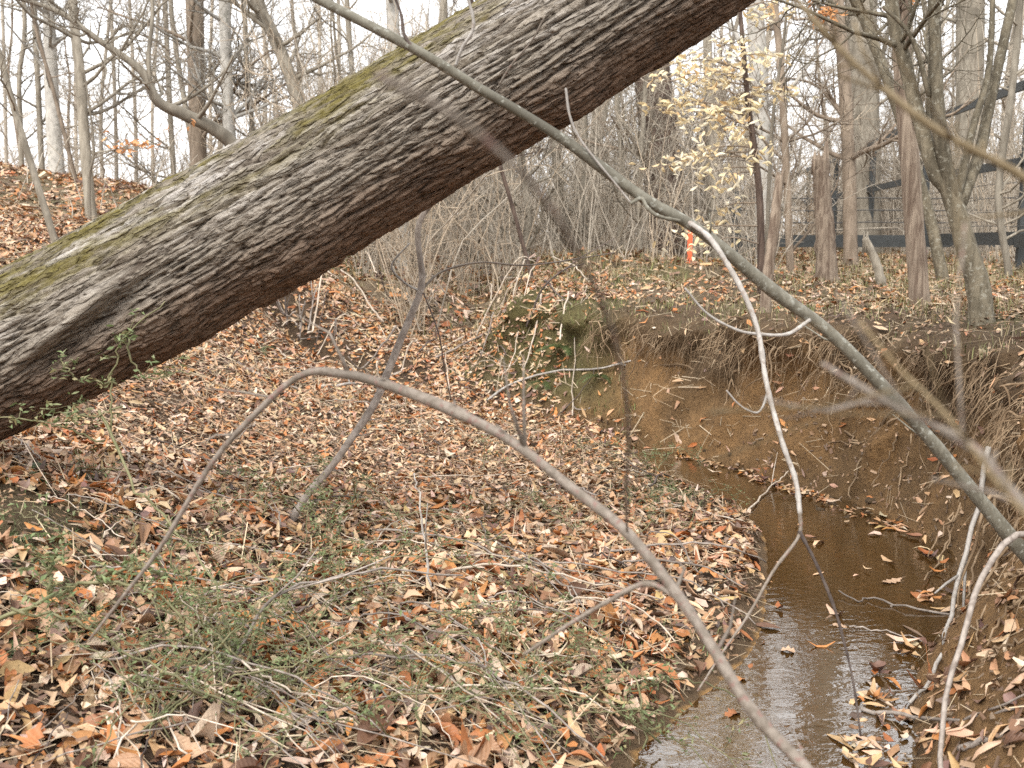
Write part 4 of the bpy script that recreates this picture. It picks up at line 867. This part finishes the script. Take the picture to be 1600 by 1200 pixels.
rod('leaning_sapling', 'long straight grey green sapling stem slanting across the picture before the big trunk', 'branch',
    [(1840, 1130, 3.25), (1700, 980, 3.2), (1600, 862, 3.15), (1500, 742, 3.1), (1430, 660, 3.05), (1300, 522, 2.98), (1200, 447, 2.93), (1090, 358, 2.88), (1000, 305, 2.84), (860, 205, 2.8), (740, 128, 2.75), (640, 72, 2.7), (490, -5, 2.65), (330, -90, 2.6)], [36, 33, 30, 27, 26, 25, 24, 23, 22, 21, 20, 19, 17, 14], 'branch_green',
    [('pale_side_branch', [(1072, 345, 2.87), (1105, 368, 2.83), (1135, 410, 2.8), (1165, 465, 2.78), (1185, 520, 2.77), (1198, 600, 2.75), (1222, 690, 2.73), (1243, 750, 2.72), (1250, 802, 2.7)], 11, 10, 'branch_white'),
     ('hanging_twig', [(1250, 800, 2.7), (1248, 838, 2.7), (1210, 890, 2.68), (1170, 960, 2.66), (1130, 1018, 2.64), (1090, 1080, 2.62)], 8, 4, 'branch_mauve'),
     ('hanging_twig', [(1249, 830, 2.7), (1275, 880, 2.7), (1302, 945, 2.7), (1318, 1000, 2.7), (1333, 1065, 2.7), (1345, 1150, 2.7)], 8, 4, 'stick_dark'),
     ('curved_shoot', [(985, 318, 2.83), (1002, 310, 2.83), (1012, 325, 2.82), (1030, 338, 2.82), (1062, 345, 2.84)], 8, 8, 'branch_green'),
     ('curved_shoot', [(985, 316, 2.83), (960, 285, 2.82), (935, 255, 2.8), (905, 215, 2.8), (890, 180, 2.8), (884, 138, 2.8)], 4, 5, 'branch_white'),
     ('thin_shoot', [(650, 82, 2.7), (632, 55, 2.68), (626, 20, 2.66), (610, -20, 2.64)], 8, 5, 'stick_dark'),
     ('thin_shoot', [(712, 102, 2.74), (722, 75, 2.72), (740, 40, 2.7), (728, -15, 2.68)], 7, 6, 'branch_white'),
     ('thin_shoot', [(780, 132, 2.76), (800, 100, 2.74), (830, 65, 2.72), (850, 28, 2.7)], 5, 3, 'branch_mauve'),
     ('thin_shoot', [(1265, 500, 2.95), (1230, 522, 2.9), (1185, 522, 2.86), (1150, 515, 2.84), (1105, 490, 2.82), (1070, 450, 2.8)], 8, 4, 'branch_white'),
     ('thin_shoot', [(1200, 610, 2.75), (1192, 635, 2.75), (1180, 645, 2.75), (1155, 632, 2.75), (1135, 610, 2.75)], 5, 3, 'branch_white')], knots=9, seed=3)
rod('arching_branch', 'grey branch arching over the leaf flat in the foreground', 'branch',
    [(1330, 1290, 1.45), (1260, 1200, 1.5), (1180, 1115, 1.55), (1120, 1020, 1.6), (1060, 930, 1.64), (980, 832, 1.68), (900, 768, 1.72), (800, 690, 1.76), (700, 640, 1.8), (600, 602, 1.84), (530, 585, 1.87), (470, 586, 1.9), (400, 645, 1.92), (330, 725, 1.94), (255, 850, 1.96), (190, 935, 1.97), (140, 1000, 1.98)], [24, 24, 23, 23, 22, 22, 21, 20, 20, 20, 18, 14, 12, 11, 9, 7, 5], 'branch_mauve',
    [('side_twig', [(1062, 935, 1.64), (1010, 912, 1.66), (950, 940, 1.7), (890, 975, 1.72), (820, 1022, 1.75)], 14, 6, 'branch_mauve'),
     ('upright_twig', [(980, 830, 1.68), (978, 770, 1.25), (982, 690, .98), (975, 600, .80), (955, 510, .68), (905, 400, .59), (850, 310, .53), (780, 238, .49), (700, 175, .47), (590, 118, .45)], 5, 16, 'branch_mauve')], knots=10, seed=4)
rod('blurred_branch', 'out of focus olive branch crossing the upper right corner', 'branch', [(1800, 420, .8), (1600, 278, .82), (1450, 192, .84), (1330, 95, .87), (1240, -5, .9), (1180, -80, .92)], [20, 18, 15, 13, 11, 9], 'branch_olive', seed=5)
rod('blurred_twig', 'out of focus grey twig with pale tip before the clay bank', 'twig', [(1760, 940, .68), (1600, 785, .7), (1520, 695, .72), (1450, 662, .74), (1370, 620, .76), (1284, 568, .8)], [22, 20, 13, 13, 13, 9], 'branch_mauve', seed=6)
rod('blurred_twig', 'faint brown out of focus twig above the grey one by the clay bank', 'twig', [(1740, 930, .62), (1590, 790, .64), (1530, 715, .66), (1470, 640, .68), (1400, 570, .7), (1342, 500, .74)], [9, 9, 8, 8, 7, 6], 'branch_olive', seed=7)
rod('bent_sapling', 'slim bent grey sapling standing on the leaf flat under the big trunk', 'sapling', [(442, 840, 4.75), (480, 775, 4.75), (530, 715, 4.75), (580, 640, 4.75), (610, 575, 4.75), (640, 500, 4.75), (658, 440, 4.75), (655, 350, 4.75), (700, 290, 4.75), (740, 240, 4.75)], [17, 16, 15, 15, 15, 14, 13, 11, 8, 6], 'stick_grey',
    [('side_twig', [(657, 455, 4.75), (690, 425, 4.8), (750, 410, 4.85), (830, 414, 4.9), (960, 395, 5)], 5, 3, 'branch_mauve'), ('side_twig', [(655, 455, 4.75), (630, 440, 4.7), (612, 415, 4.7), (640, 380, 4.7)], 5, 3, 'branch_white'), ('side_twig', [(662, 458, 4.75), (685, 520, 4.8), (695, 580, 4.9), (705, 625, 5)], 3.5, 2, 'stick_dark')], knots=6, seed=8)

# ------------------------------------------------------------------ sticks
def lay(pix, extra=0.015):
    """photo points laid on the ground: find where each ray meets the terrain"""
    out = []
    for u, v in pix:
        d = np.linspace(2.2, 14, 500); pts = CAM + d[:, None] * ((P(u, v, 1.0) - CAM)[None]); z = np.maximum(fz(pts[:, 0], pts[:, 1]), 0.0)
        k = np.argmax(pts[:, 2] <= z + extra); out.append(pts[k] if k else pts[-1])
    return out
def stick(label, pts, w, mat, seed=0, name='fallen_stick', cat='stick', group=None, forks=1):
    pts = np.asarray(pts); base = pts[0].copy(); r5 = np.random.default_rng(seed); e = empty(name, base); tag(e, label, cat, group)
    c = catmull(pts - base, 16) + r5.normal(0, .004, (16, 3)); dd = np.linalg.norm(pts[0] - CAM); r0 = 0.75 * w * dd / FPX / 2; mb = MB(); mb.tube(c, np.linspace(r0, r0 * .55, 16), 6); mb.build('stem', M[mat], e)
    for k in range(forks):
        i = r5.integers(5, 13); dv = c[i + 1] - c[i]; dv /= np.linalg.norm(dv); dv = dv + r5.normal(0, .5, 3); L = r5.uniform(.1, .3); mb = MB()
        mb.tube([c[i], c[i] + dv * L * .5 + r5.normal(0, .01, 3), c[i] + dv * L], [r0 * .6, r0 * .5, r0 * .3], 5); mb.build('side_twig', M[mat], e)
SL = [('white debarked stick leaning down the right bank to the water', [(1545, 700, 4.0), (1525, 790, 3.95), (1500, 900, 3.85), (1480, 990, 3.7), (1455, 1060, 3.55), (1425, 1098, 3.45)], 11, 'branch_white', 2),
      ('dark bent stem curving down at the lower right corner', [(1640, 830, 3.0), (1575, 845, 2.9), (1535, 900, 2.8), (1505, 990, 2.7), (1485, 1090, 2.6), (1470, 1200, 2.5), (1462, 1290, 2.45)], 13, 'stick_grey', 0),
      ('pale forked stick rising from the leaf flat in the middle', [(672, 925, 4.1), (665, 860, 4.1), (655, 780, 4.1), (648, 740, 4.1)], 6, 'branch_white', 1),
      ('long grey stick arched over the near leaves', [(300, 1160, 3.0), (388, 985, 3.2), (430, 935, 3.25), (500, 905, 3.3), (600, 888, 3.4), (720, 900, 3.5)], 8, 'stick_grey', 2)]
for lab, pp, w_, mt, fk in SL: stick(lab, pixd(pp), w_, mt, len(lab), forks=fk)
GLY = [('long grey branch lying across the lower leaf flat', [(430, 985), (520, 952), (640, 962), (760, 985), (880, 1005), (1010, 1020)], 11, 'stick_grey'),
       ('lower grey stick running down towards the creek mouth', [(540, 1020), (640, 1060), (760, 1120), (860, 1165)], 10, 'stick_grey'),
       ('pale stick slanting below the long grey branch', [(380, 1035), (470, 1080), (540, 1110)], 6, 'stick_pale'),
       ('thin branch pointing to the creek edge', [(690, 985), (820, 1030), (950, 1045), (1060, 1075)], 7, 'stick_grey'),
       ('dark wet stick along the bottom edge', [(-40, 1200), (120, 1196), (300, 1190), (420, 1180), (540, 1155)], 12, 'stick_dark'),
       ('wiry root like stick reaching over the water', [(1490, 958), (1420, 950), (1360, 935), (1340, 938), (1310, 925)], 5, 'stick_grey'),
       ('short pale stick lying in the water', [(1325, 980), (1380, 985), (1445, 1003)], 4, 'stick_grey'),
       ('grey stick lying on the near right bank', [(1345, 1108), (1430, 1120), (1500, 1125), (1620, 1100)], 9, 'stick_grey'),
       ('dark stick at the lower right corner', [(1500, 1170), (1560, 1150), (1640, 1110)], 14, 'stick_grey'),
       ('pale straight twig across the far stream margin', [(1168, 800), (1200, 765), (1235, 735)], 5, 'stick_pale'),
       ('slender pale branch lying before the mossy bank nose', [(760, 625), (800, 600), (870, 580), (950, 575), (1045, 540)], 6, 'branch_white'),
       ('pale branch lying across the leafy hollow', [(690, 545), (740, 520), (800, 505), (865, 482)], 6, 'stick_pale'),
       ('grey stick crossing the leafy hollow beyond the bend', [(600, 590), (680, 560), (760, 520), (830, 480)], 5, 'stick_grey'),
       ('long brown stick at the foot of the big trunk', [(310, 545), (360, 560), (410, 590), (470, 610)], 8, 'stick_grey'),
       ('pale stick on the litter beneath the arching branch', [(500, 605), (560, 600), (620, 606)], 7, 'branch_white'),
       ('thin pale stalk left of the creek on the open flat', [(830, 880), (930, 868), (1060, 864)], 4, 'stick_pale')]
for lab, pp, w_, mt in GLY: stick(lab, lay(pp), w_, mt, len(lab) + 3)
# bent dry stalks at the lower left
stick('bent straw coloured stalk standing at the lower left', pixd([(165, 1215, 2.65), (206, 1130, 2.7), (210, 1128, 2.7), (285, 1120, 2.75), (292, 1124, 2.75), (325, 1190, 2.75)]), 5, 'stick_pale', 3, 'dry_stalk', 'stalk')
stick('straw coloured stalk slanting by the lower left leaves', pixd([(380, 1036, 3.0), (440, 1070, 2.95), (530, 1108, 2.9)]), 5, 'stick_pale', 4, 'dry_stalk', 'stalk')
stick('pale upright stalk near the lower left', pixd([(312, 1020, 3.1), (311, 970, 3.1), (309, 940, 3.1)]), 4, 'stick_pale', 5, 'dry_stalk', 'stalk')
TWN = {'stick_pale': 'pale straw', 'stick_grey': 'grey', 'stick_dark': 'dark'}
for k in range(170):
    u, v = R.uniform(0, 1230), 600 + 590 * R.random() ** .75
    if k % 4 == 0: u, v = R.uniform(430, 900), R.uniform(440, 600)
    c = lay([(u, v)])[0]; L = R.uniform(.12, .5) if k % 3 else R.uniform(.4, .85)
    if sdist(EDGE, np.array([c[0]]), np.array([c[1]]))[0][0] > -.25 and c[1] < 8: continue
    mt = R.choice(['stick_pale', 'stick_pale', 'stick_grey', 'stick_grey', 'stick_dark']); a = R.uniform(0, 6.28); pts = []
    for s_ in (-.5, -.2, .2, .5):
        x = c[0] + math.cos(a) * L * s_ + R.gauss(0, .012); y = c[1] + math.sin(a) * L * s_ + R.gauss(0, .012); pts.append((x, y, max(gz(x, y), 0) + R.uniform(.02, .07) + (c[1] > 9) * R.uniform(0, .3)))
    zone = 'leafy hollow beyond the bend' if c[1] > 9 else 'far side of the leaf flat' if c[1] > 6 else 'rising litter under the big trunk' if c[0] < -.9 else 'middle of the leaf flat' if c[1] > 4.2 else 'near leaves at the bottom edge' if c[1] < 3.2 else 'leaves beneath the arching branch'
    stick(f"{'long' if L > .45 else 'short' if L < .25 else 'thin'} {TWN[mt]} twig lying loose on the {zone}", pts, R.uniform(2.2, 5), mt, k, 'fallen_twig', 'twig', 'dead twigs on the leaf litter', forks=R.choice([0, 1]))

for k in range(46):
    u, v = R.uniform(250, 1150), R.uniform(860, 1190); c = lay([(u, v)])[0]; L = R.uniform(.35, .9); a = R.gauss(-.45, .5); h = R.uniform(.03, .14); pts = []
    if sdist(EDGE, np.array([c[0]]), np.array([c[1]]))[0][0] > -.3: continue
    for f_ in (-.5, -.2, .2, .5):
        x = c[0] + math.cos(a) * L * f_ + R.gauss(0, .02); y = c[1] + math.sin(a) * L * f_ * .8 + R.gauss(0, .02); pts.append((x, y, max(gz(x, y), 0) + .025 + h * (1 - 3 * f_ * f_)))
    mt = R.choice(['stick_grey', 'stick_pale', 'stick_grey', 'branch_mauve'])
    zone = 'at the bottom edge' if c[1] < 3.1 else 'left of the arching branch' if u < 560 else 'under the arching branch' if u < 850 else 'by the creek edge'
    stick(f"{'long' if L > .65 else 'short' if L < .48 else 'slim'} arched {'straw pale' if mt == 'stick_pale' else 'mauve' if mt == 'branch_mauve' else 'grey'} dead cane over the leaves {zone}", pts, R.uniform(3, 6.5), mt, 900 + k, 'dead_cane', 'cane', 'dead canes over the near leaves', forks=R.choice([0, 1, 2]))

# ------------------------------------------------------------------ roots hanging from the cut bank
def bank_pt(s, t_share):
    """point of the bank at toe parameter s (index) and share t of its width"""
    i = int(s); f = s - i; p = TOE[i] * (1 - f) + TOE[i + 1] * f; dv = TOE[i + 1] - TOE[i]; nrm = np.array([dv[1], -dv[0]]); nrm /= np.linalg.norm(nrm)
    w_ = 0.52 + 0.5 * (1 - float(ss((p[1] - 2.9) / 1.1))); q_ = p + nrm * t_share * w_
    i = int(np.clip(np.searchsorted(xs, q_[0]), 1, len(xs) - 1)); j = int(np.clip(np.searchsorted(ys, q_[1]), 1, len(ys) - 1)); k = j * len(xs) + i; return GP[k].copy(), nrm
idx = [i for i in range(len(TOE) - 1) if 2.6 < TOE[i][1] < 8.6]
rr = np.random.default_rng(31)
nroot = 0
for k in range(300):
    s_ = idx[0] + rr.uniform(0, 1) ** 1.25 * (idx[-1] - idx[0]) if True else 0
    ts = rr.uniform(.75, 1.1); p0, nrm = bank_pt(s_, ts); n3 = np.array([-nrm[0], -nrm[1], 0]); along = np.array([-nrm[1], nrm[0], 0])
    big = rr.uniform() < .25; L = rr.uniform(.18, .6) * (1.2 if big else 1); pts = [p0 - n3 * .06]; lat = rr.normal(0, .45); out = rr.uniform(.25, .9)
    cur = p0.copy(); m_ = 7
    for q_ in range(m_):
        f = q_ / m_; dv = n3 * out * (1 - f) ** 1.5 * .7 + np.array([0, 0, -.25 - .9 * f]) + along * lat + rr.normal(0, .28, 3); dv /= np.linalg.norm(dv); cur = cur + dv * L / m_
        if cur[2] < 0.02: break
        pts.append(cur.copy())
    if len(pts) < 4: continue
    r0 = rr.uniform(.0045, .0095) if big else rr.uniform(.0018, .0045)
    mb = MB(); c = catmull(pts, 4 * len(pts)); mb.tube(c, np.linspace(r0, r0 * .2, len(c)) * (1 + .12 * rr.normal(0, 1, len(c))), 6 if big else 4); mb.build('root', M['root'], ground); nroot += 1
# some long roots along the bank, as in the photograph
for pp, w_ in (([(985, 575), (1060, 570), (1110, 585), (1200, 570), (1290, 560)], 6), ([(1280, 565), (1290, 590), (1330, 610), (1360, 600)], 8), ([(1300, 690), (1345, 690), (1390, 660), (1420, 640)], 5), ([(1325, 780), (1345, 720), (1380, 660), (1440, 600)], 6), ([(1440, 800), (1470, 720), (1530, 650), (1600, 610)], 8), ([(1530, 655), (1570, 650), (1600, 665)], 9), ([(1500, 800), (1520, 730), (1545, 680), (1560, 640)], 8), ([(1450, 870), (1490, 800), (1520, 730)], 6), ([(1560, 900), (1570, 800), (1590, 700)], 9), ([(1520, 1000), (1560, 920), (1600, 870)], 8), ([(1470, 1010), (1530, 930), (1600, 800)], 7), ([(1535, 930), (1570, 905), (1610, 890)], 8), ([(1110, 680), (1130, 640), (1145, 580), (1150, 540)], 5), ([(1240, 640), (1260, 600), (1270, 560)], 5), ([(1175, 640), (1150, 610), (1140, 560)], 4), ([(1240, 650), (1300, 660), (1340, 690)], 4), ([(1445, 905), (1480, 850), (1500, 790), (1540, 740)], 7), ([(1500, 960), (1525, 890), (1545, 820), (1560, 760)], 8), ([(1480, 860), (1490, 790), (1515, 720)], 5), ([(1540, 1010), (1575, 950), (1610, 930)], 9), ([(1395, 800), (1410, 740), (1425, 680), (1440, 640)], 5), ([(1360, 760), (1395, 700), (1410, 660)], 4), ([(1565, 860), (1580, 780), (1600, 740)], 7), ([(1500, 1060), (1550, 1020), (1600, 1000)], 7), ([(1310, 650), (1325, 620), (1330, 585)], 4), ([(1215, 620), (1225, 590), (1222, 555)], 4), ([(1065, 620), (1080, 590), (1090, 560)], 3)):
    pts = lay(pp, .03); r0 = .75 * w_ * np.linalg.norm(pts[0] - CAM) / FPX / 2; mb = MB(); c = catmull(pts, 22); c = c + rr.normal(0, .007, c.shape); mb.tube(c, np.linspace(r0 * .4, r0 * 1.1, 22) * (1 + .12 * rr.normal(0, 1, 22)), 7); mb.build('root', M['root'], ground)
hair = MB()
for k in range(1700):
    s_ = rr.uniform(idx[0], idx[-1]); p0, nrm = bank_pt(s_, rr.uniform(.7, 1.25)); n3 = np.array([-nrm[0], -nrm[1], 0]); L = rr.uniform(.05, .28); dv = n3 * rr.uniform(.2, .8) + rr.normal(0, .35, 3); dv[2] = rr.uniform(-.4, .3); pts = [p0]
    for q_ in range(3): dv = dv + np.array([0, 0, -.45]); pts.append(pts[-1] + dv / np.linalg.norm(dv) * L / 3)
    f_ = rr.uniform(.5, 1.2); hair.tube(pts, [.002 * f_, .0018 * f_, .0014 * f_, .0008 * f_], 3, False)
tag(hair.build('rootlets', M['root'], ground), 'fine hair like rootlets fringing the undercut lip of the bank', kind='stuff')

# ------------------------------------------------------------------ grass and sod
def blades(cen, length, width, col, seed, lean=.6):
    n = len(cen); r = np.random.default_rng(seed); a = r.uniform(0, 6.28, n); ln = r.uniform(.1, lean, n); dx = np.stack([np.cos(a), np.sin(a), 0 * a], -1); sx_ = np.stack([-np.sin(a), np.cos(a), 0 * a], -1)
    up_ = np.array([0, 0, 1.0]); m1_ = cen + dx * (ln * length * .35)[:, None] + up_ * (length * .6 * (1 - .3 * ln))[:, None]; tip = cen + dx * (ln * length * 1.0)[:, None] + up_ * (length * (1 - .75 * ln))[:, None]
    w_ = width[:, None]; v = np.stack([cen - sx_ * w_, cen + sx_ * w_, m1_ - sx_ * w_ * .7, m1_ + sx_ * w_ * .7, tip], 1).reshape(-1, 3); b_ = (np.arange(n) * 5)[:, None]
    return v, (b_ + np.array([[0, 1, 3, 2]])), (b_ + np.array([[2, 3, 4]])), np.repeat(col, 5, axis=0)
gr = MB(); r = np.random.default_rng(91)
def put_grass(n, x, y, ln, wd, cols, seed, test=None):
    X, Y, Z, DB, EL, TT, nr = ground_pts(x, y); k = np.ones(len(x), bool) if test is None else test(X, Y, DB, EL, TT)
    c = np.stack([X, Y, Z - .005], -1)[k]; m_ = len(c); rg = np.random.default_rng(seed); col = np.array(cols)[rg.integers(0, len(cols), m_)] * rg.uniform(.7, 1.3, (m_, 1))
    v, q, t_, cc_ = blades(c, ln * rg.uniform(.4, 1.3, m_), wd * rg.uniform(.6, 1.3, m_), col, seed + 1, 1.0); gr.add(v, q, t_, cc_)
DRY = [(.34, .26, .16), (.28, .21, .12), (.40, .33, .22), (.20, .17, .085), (.17, .17, .06)]; GRN = [(.11, .15, .04), (.15, .19, .055), (.10, .12, .035), (.20, .20, .08)]
x = r.uniform(-.5, 6, 60000); y = r.uniform(2.6, 14, 60000)
put_grass(0, x, y, .10, .0028, DRY + GRN[2:], 1, lambda X, Y, DB, EL, TT: (DB > 0) & (TT > .98) & (X > -.3) & (fbm(X * 1.5, Y * 1.5, 3, 8) > -.05))
x = r.uniform(-.6, 1.0, 4200); y = r.uniform(7.6, 11, 4200)
put_grass(0, x, y, .06, .003, GRN + [(.24, .2, .1), (.3, .24, .14), (.22, .18, .09)], 3, lambda X, Y, DB, EL, TT: (DB > .03) & (TT < 3))
for (u, v, sx_, sy_, n) in ((1040, 765, .12, .2, 1800), (965, 725, .2, .2, 900), (1000, 740, .2, .3, 900), (700, 790, .3, .25, 1000), (120, 880, .3, .2, 600), (60, 740, .2, .3, 500), (600, 800, .3, .3, 1000), (850, 870, .35, .3, 1000), (480, 1020, .4, .25, 450), (760, 1050, .3, .2, 1000), (1060, 990, .12, .12, 150), (1560, 1110, .2, .15, 200), (560, 650, .3, .3, 250)):
    c = lay([(u, v)])[0]; put_grass(0, r.normal(c[0], sx_, n), r.normal(c[1], sy_, n), .05 if n > 300 else .06, .0019, [(.13, .18, .07), (.18, .23, .10), (.16, .17, .07), (.33, .28, .16)], int(u + v), lambda X, Y, DB, EL, TT: EL > .02)
x = r.uniform(-1, 1, 26000); y = r.uniform(11, 32, 26000); x = x * y * .5
put_grass(0, x, y, .16, .006, DRY, 17, lambda X, Y, DB, EL, TT: (X / Y > -.18) & (TT > 1.0))
tag(gr.build('grass', M['grass']), 'thin dry and green grass on the bank top and in patches of the flat', kind='stuff')

# ------------------------------------------------------------------ briars with small new leaves
def leaflets(mb, cen, r, size, n, spread, cols):
    c = np.repeat(cen, n, axis=0) + r.normal(0, spread, (len(cen) * n, 3)); m_ = len(c); nn_ = r.normal(0, .55, (m_, 3)); nn_[:, 2] = np.abs(nn_[:, 2]) + .6; nn_ /= np.linalg.norm(nn_, axis=1)[:, None]
    col = np.array(cols)[r.integers(0, len(cols), m_)] * r.uniform(.75, 1.3, (m_, 1)); v, q, cc_ = leaf_batch(m_, c, nn_, size * r.uniform(.6, 1.4, m_), size * .5 * r.uniform(.7, 1.3, m_), 3, col, int(r.integers(1e6)), .3, .4); mb.add(v, q, None, cc_)
BG = [(.14, .185, .075), (.18, .225, .10), (.12, .145, .06), (.22, .235, .12), (.25, .22, .11)]
def briar(label, stems, seed, group=None, dens=9, size=.016, w_=4):
    base = np.asarray(stems[0][0]).copy(); e = empty('briar', base); tag(e, label, 'briar', group); r5 = np.random.default_rng(seed); lf = MB()
    for st in stems:
        c = catmull(np.asarray(st) - base, 22) + r5.normal(0, .005, (22, 3)); mb = MB(); r0 = w_ * 3.3 / FPX / 2; mb.tube(c, np.linspace(r0, r0 * .5, 22), 5)
        nodes = []
        for q_ in range(dens):
            i = r5.integers(2, 22); dv = r5.normal(0, 1, 3); dv[2] = abs(dv[2]); dv /= np.linalg.norm(dv); L = r5.uniform(.02, .09); mb.tube([c[i], c[i] + dv * L], [.0013, .0009], 3, False); nodes.append(c[i] + dv * L)
        mb.build('stem', M['briar'], e); leaflets(lf, np.array(nodes), r5, size, 8, .013, BG)
    lf.build('leaves', M['green_leaf'], e)
briar('briar with small green leaves climbing against the low end of the big trunk', [pixd([(175, 690, 3.7), (175, 600, 3.68), (192, 530, 3.66), (260, 470, 3.64)]), pixd([(190, 640, 3.7), (130, 650, 3.68), (70, 640, 3.66)]), pixd([(180, 600, 3.7), (120, 590, 3.66), (90, 560, 3.64)]), pixd([(195, 530, 3.66), (225, 590, 3.66), (300, 580, 3.7)]), pixd([(160, 690, 3.68), (60, 660, 3.6), (-20, 650, 3.55)])], 1, dens=7, size=.024)
briar('olive briar cane slanting down from the big trunk to the leaf flat', [pixd([(155, 640, 3.7), (180, 690, 3.65), (210, 760, 3.6), (250, 800, 3.6), (330, 900, 3.5), (340, 950, 3.4)])], 2, dens=5, w_=6)
briar('long green cane curving over the mound at the lower left', [pixd([(-20, 975, 2.9), (60, 940, 2.95), (130, 915, 3.0), (215, 915, 3.0), (270, 950, 3.0), (305, 985, 3.0)]), pixd([(130, 915, 3.0), (200, 890, 3.05), (290, 905, 3.1)]), pixd([(80, 930, 2.95), (80, 880, 2.95), (100, 860, 2.95)])], 3, dens=16, size=.024, w_=7)
briar('green cane running across the leaves from the lower left mound', [pixd([(20, 955, 2.85), (120, 970, 2.85), (220, 1030, 2.85), (340, 1090, 2.8), (460, 1130, 2.8)])], 4, dens=14, size=.02, w_=5)
for k in range(50):
    u, v = R.uniform(150, 1080), R.uniform(730, 1190); c = lay([(u, v)])[0]; stems = []
    if R.random() < .35 and u > 800: continue
    for s_ in range(R.choice([1, 2, 3])):
        a = R.uniform(0, 6.28); L = R.uniform(.25, .8); h = R.uniform(.06, .26); st = []
        for f in (0, .3, .65, 1):
            x = c[0] + math.cos(a) * L * f + R.gauss(0, .03); y = c[1] + math.sin(a) * L * f + R.gauss(0, .03); st.append((x, y, max(gz(x, y), 0) + .01 + h * math.sin(math.pi * min(f * .9 + .02, 1))))
        stems.append(st)
    dn = R.choice([7, 10, 14])
    zone = 'under the big trunk' if c[0] < -.9 else 'behind the middle of the leaf flat' if c[1] > 4.6 else 'on the near leaves at the bottom edge' if c[1] < 3.1 else 'left of the arching branch' if u < 500 else 'below the middle of the arching branch' if u < 800 else 'near the creek edge'
    briar(('single' if len(stems) == 1 else 'twin' if len(stems) == 2 else 'spreading') + {7: ' sparse', 10: ' low', 14: ' leafy'}[dn] + ' briar with tiny green leaves ' + zone + (', set back' if c[1] > 3.8 and c[0] < -.9 else ''), stems, 50 + k, 'trailing briars on the leaf flat', dens=dn, size=R.uniform(.013, .02), w_=R.uniform(2.2, 4))

# ------------------------------------------------------------------ ferns
def fern(label, pos, L, n, seed, tilt=None):
    e = empty('fern', pos); tag(e, label, 'fern'); r5 = np.random.default_rng(seed)
    for k in range(n):
        a = r5.uniform(0, 6.28); dv = np.array([math.cos(a), math.sin(a), 0]); 
        if tilt is not None: dv = dv * .7 + np.array(tilt); 
        ll = L * r5.uniform(.7, 1.15); c = np.array([dv * ll * f + np.array([0, 0, ll * (.75 * f - .85 * f * f)]) for f in np.linspace(0, 1, 16)]); mb = MB(); col = np.array((.075, .10, .035)) * r5.uniform(.7, 1.3); mb.tube(c, np.linspace(.002, .0008, 16), 3, False, col=col)
        sd_ = np.cross(dv, (0, 0, 1)); sd_ /= np.linalg.norm(sd_)
        for i in range(2, 16):
            wl = ll * .2 * math.sin(math.pi * (i / 17) ** .7) + .004
            for s_ in (-1, 1):
                p = c[i]; t_ = p + sd_ * s_ * wl + np.array([0, 0, -.2 * wl]); b1 = (c[i] - c[i - 1]) * .42; mb.add([p - b1, p + b1, t_ + b1 * .3, t_ - b1 * .3], [(0, 1, 2, 3)], None, col * r5.uniform(.8, 1.2))
        mb.build('frond', M['green_leaf'], e)
for lab, (u, v), L, n, tl in (('green fern on the mossy nose of the far bank', (880, 545), .22, 6, (-.4, -.6, 0)), ('small fern low on the mossy bank nose by the dark hollow', (850, 600), .2, 5, (-.4, -.6, 0)), ('fern hanging on the right of the mossy bank nose', (935, 590), .18, 5, (-.3, -.6, 0)), ('fern under the low end of the big trunk at the left edge', (45, 745), .25, 6, None), ('fern on the earthy mound at the left edge', (20, 850), .22, 6, None), ('small fern at the lower left among leaves', (30, 1000), .14, 5, None), ('fern on the left bank of the hollow beyond the bend', (745, 455), .3, 5, None), ('fern clump on the left side of the hollow', (405, 548), .2, 5, None)):
    p = lay([(u, v)], .0)[0]; fern(lab, p, L, n, int(u + v), tl)
# stones and mud lumps at the waterline
for k in range(16):
    u, v = R.choice([(R.uniform(1040, 1210), R.uniform(680, 715)), (R.uniform(1270, 1430), R.uniform(755, 815))]); c = lay([(u, v)], 0)[0]
    r5 = np.random.default_rng(800 + k); mb = MB(); nu, nv = 8, 6; vv = []
    sz = R.uniform(.01, .028)
    for i in range(nv + 1):
        for j in range(nu):
            ph_ = math.pi * i / nv; t_ = 2 * math.pi * j / nu; rr_ = sz * (1 + .25 * (_hash(np.array(float(i if 0 < i < nv else 0)), np.array(float(j if 0 < i < nv else 0)), np.array(0.), k) - .5) * 2); vv.append((rr_ * math.sin(ph_) * math.cos(t_) * 1.3, rr_ * math.sin(ph_) * math.sin(t_), rr_ * .6 * math.cos(ph_)))
    qs = [(i * nu + j, i * nu + (j + 1) % nu, (i + 1) * nu + (j + 1) % nu, (i + 1) * nu + j) for i in range(nv) for j in range(nu)]
    mb.add(vv, qs, None, np.array((.14, .095, .055))); o = mb.build('mud_lump', M['soil']); o.location = c; o.rotation_euler = (0, 0, R.uniform(0, 6)); tag(o, 'small wet lump of mud at the creek waterline', 'mud lump', 'mud lumps along the waterline')
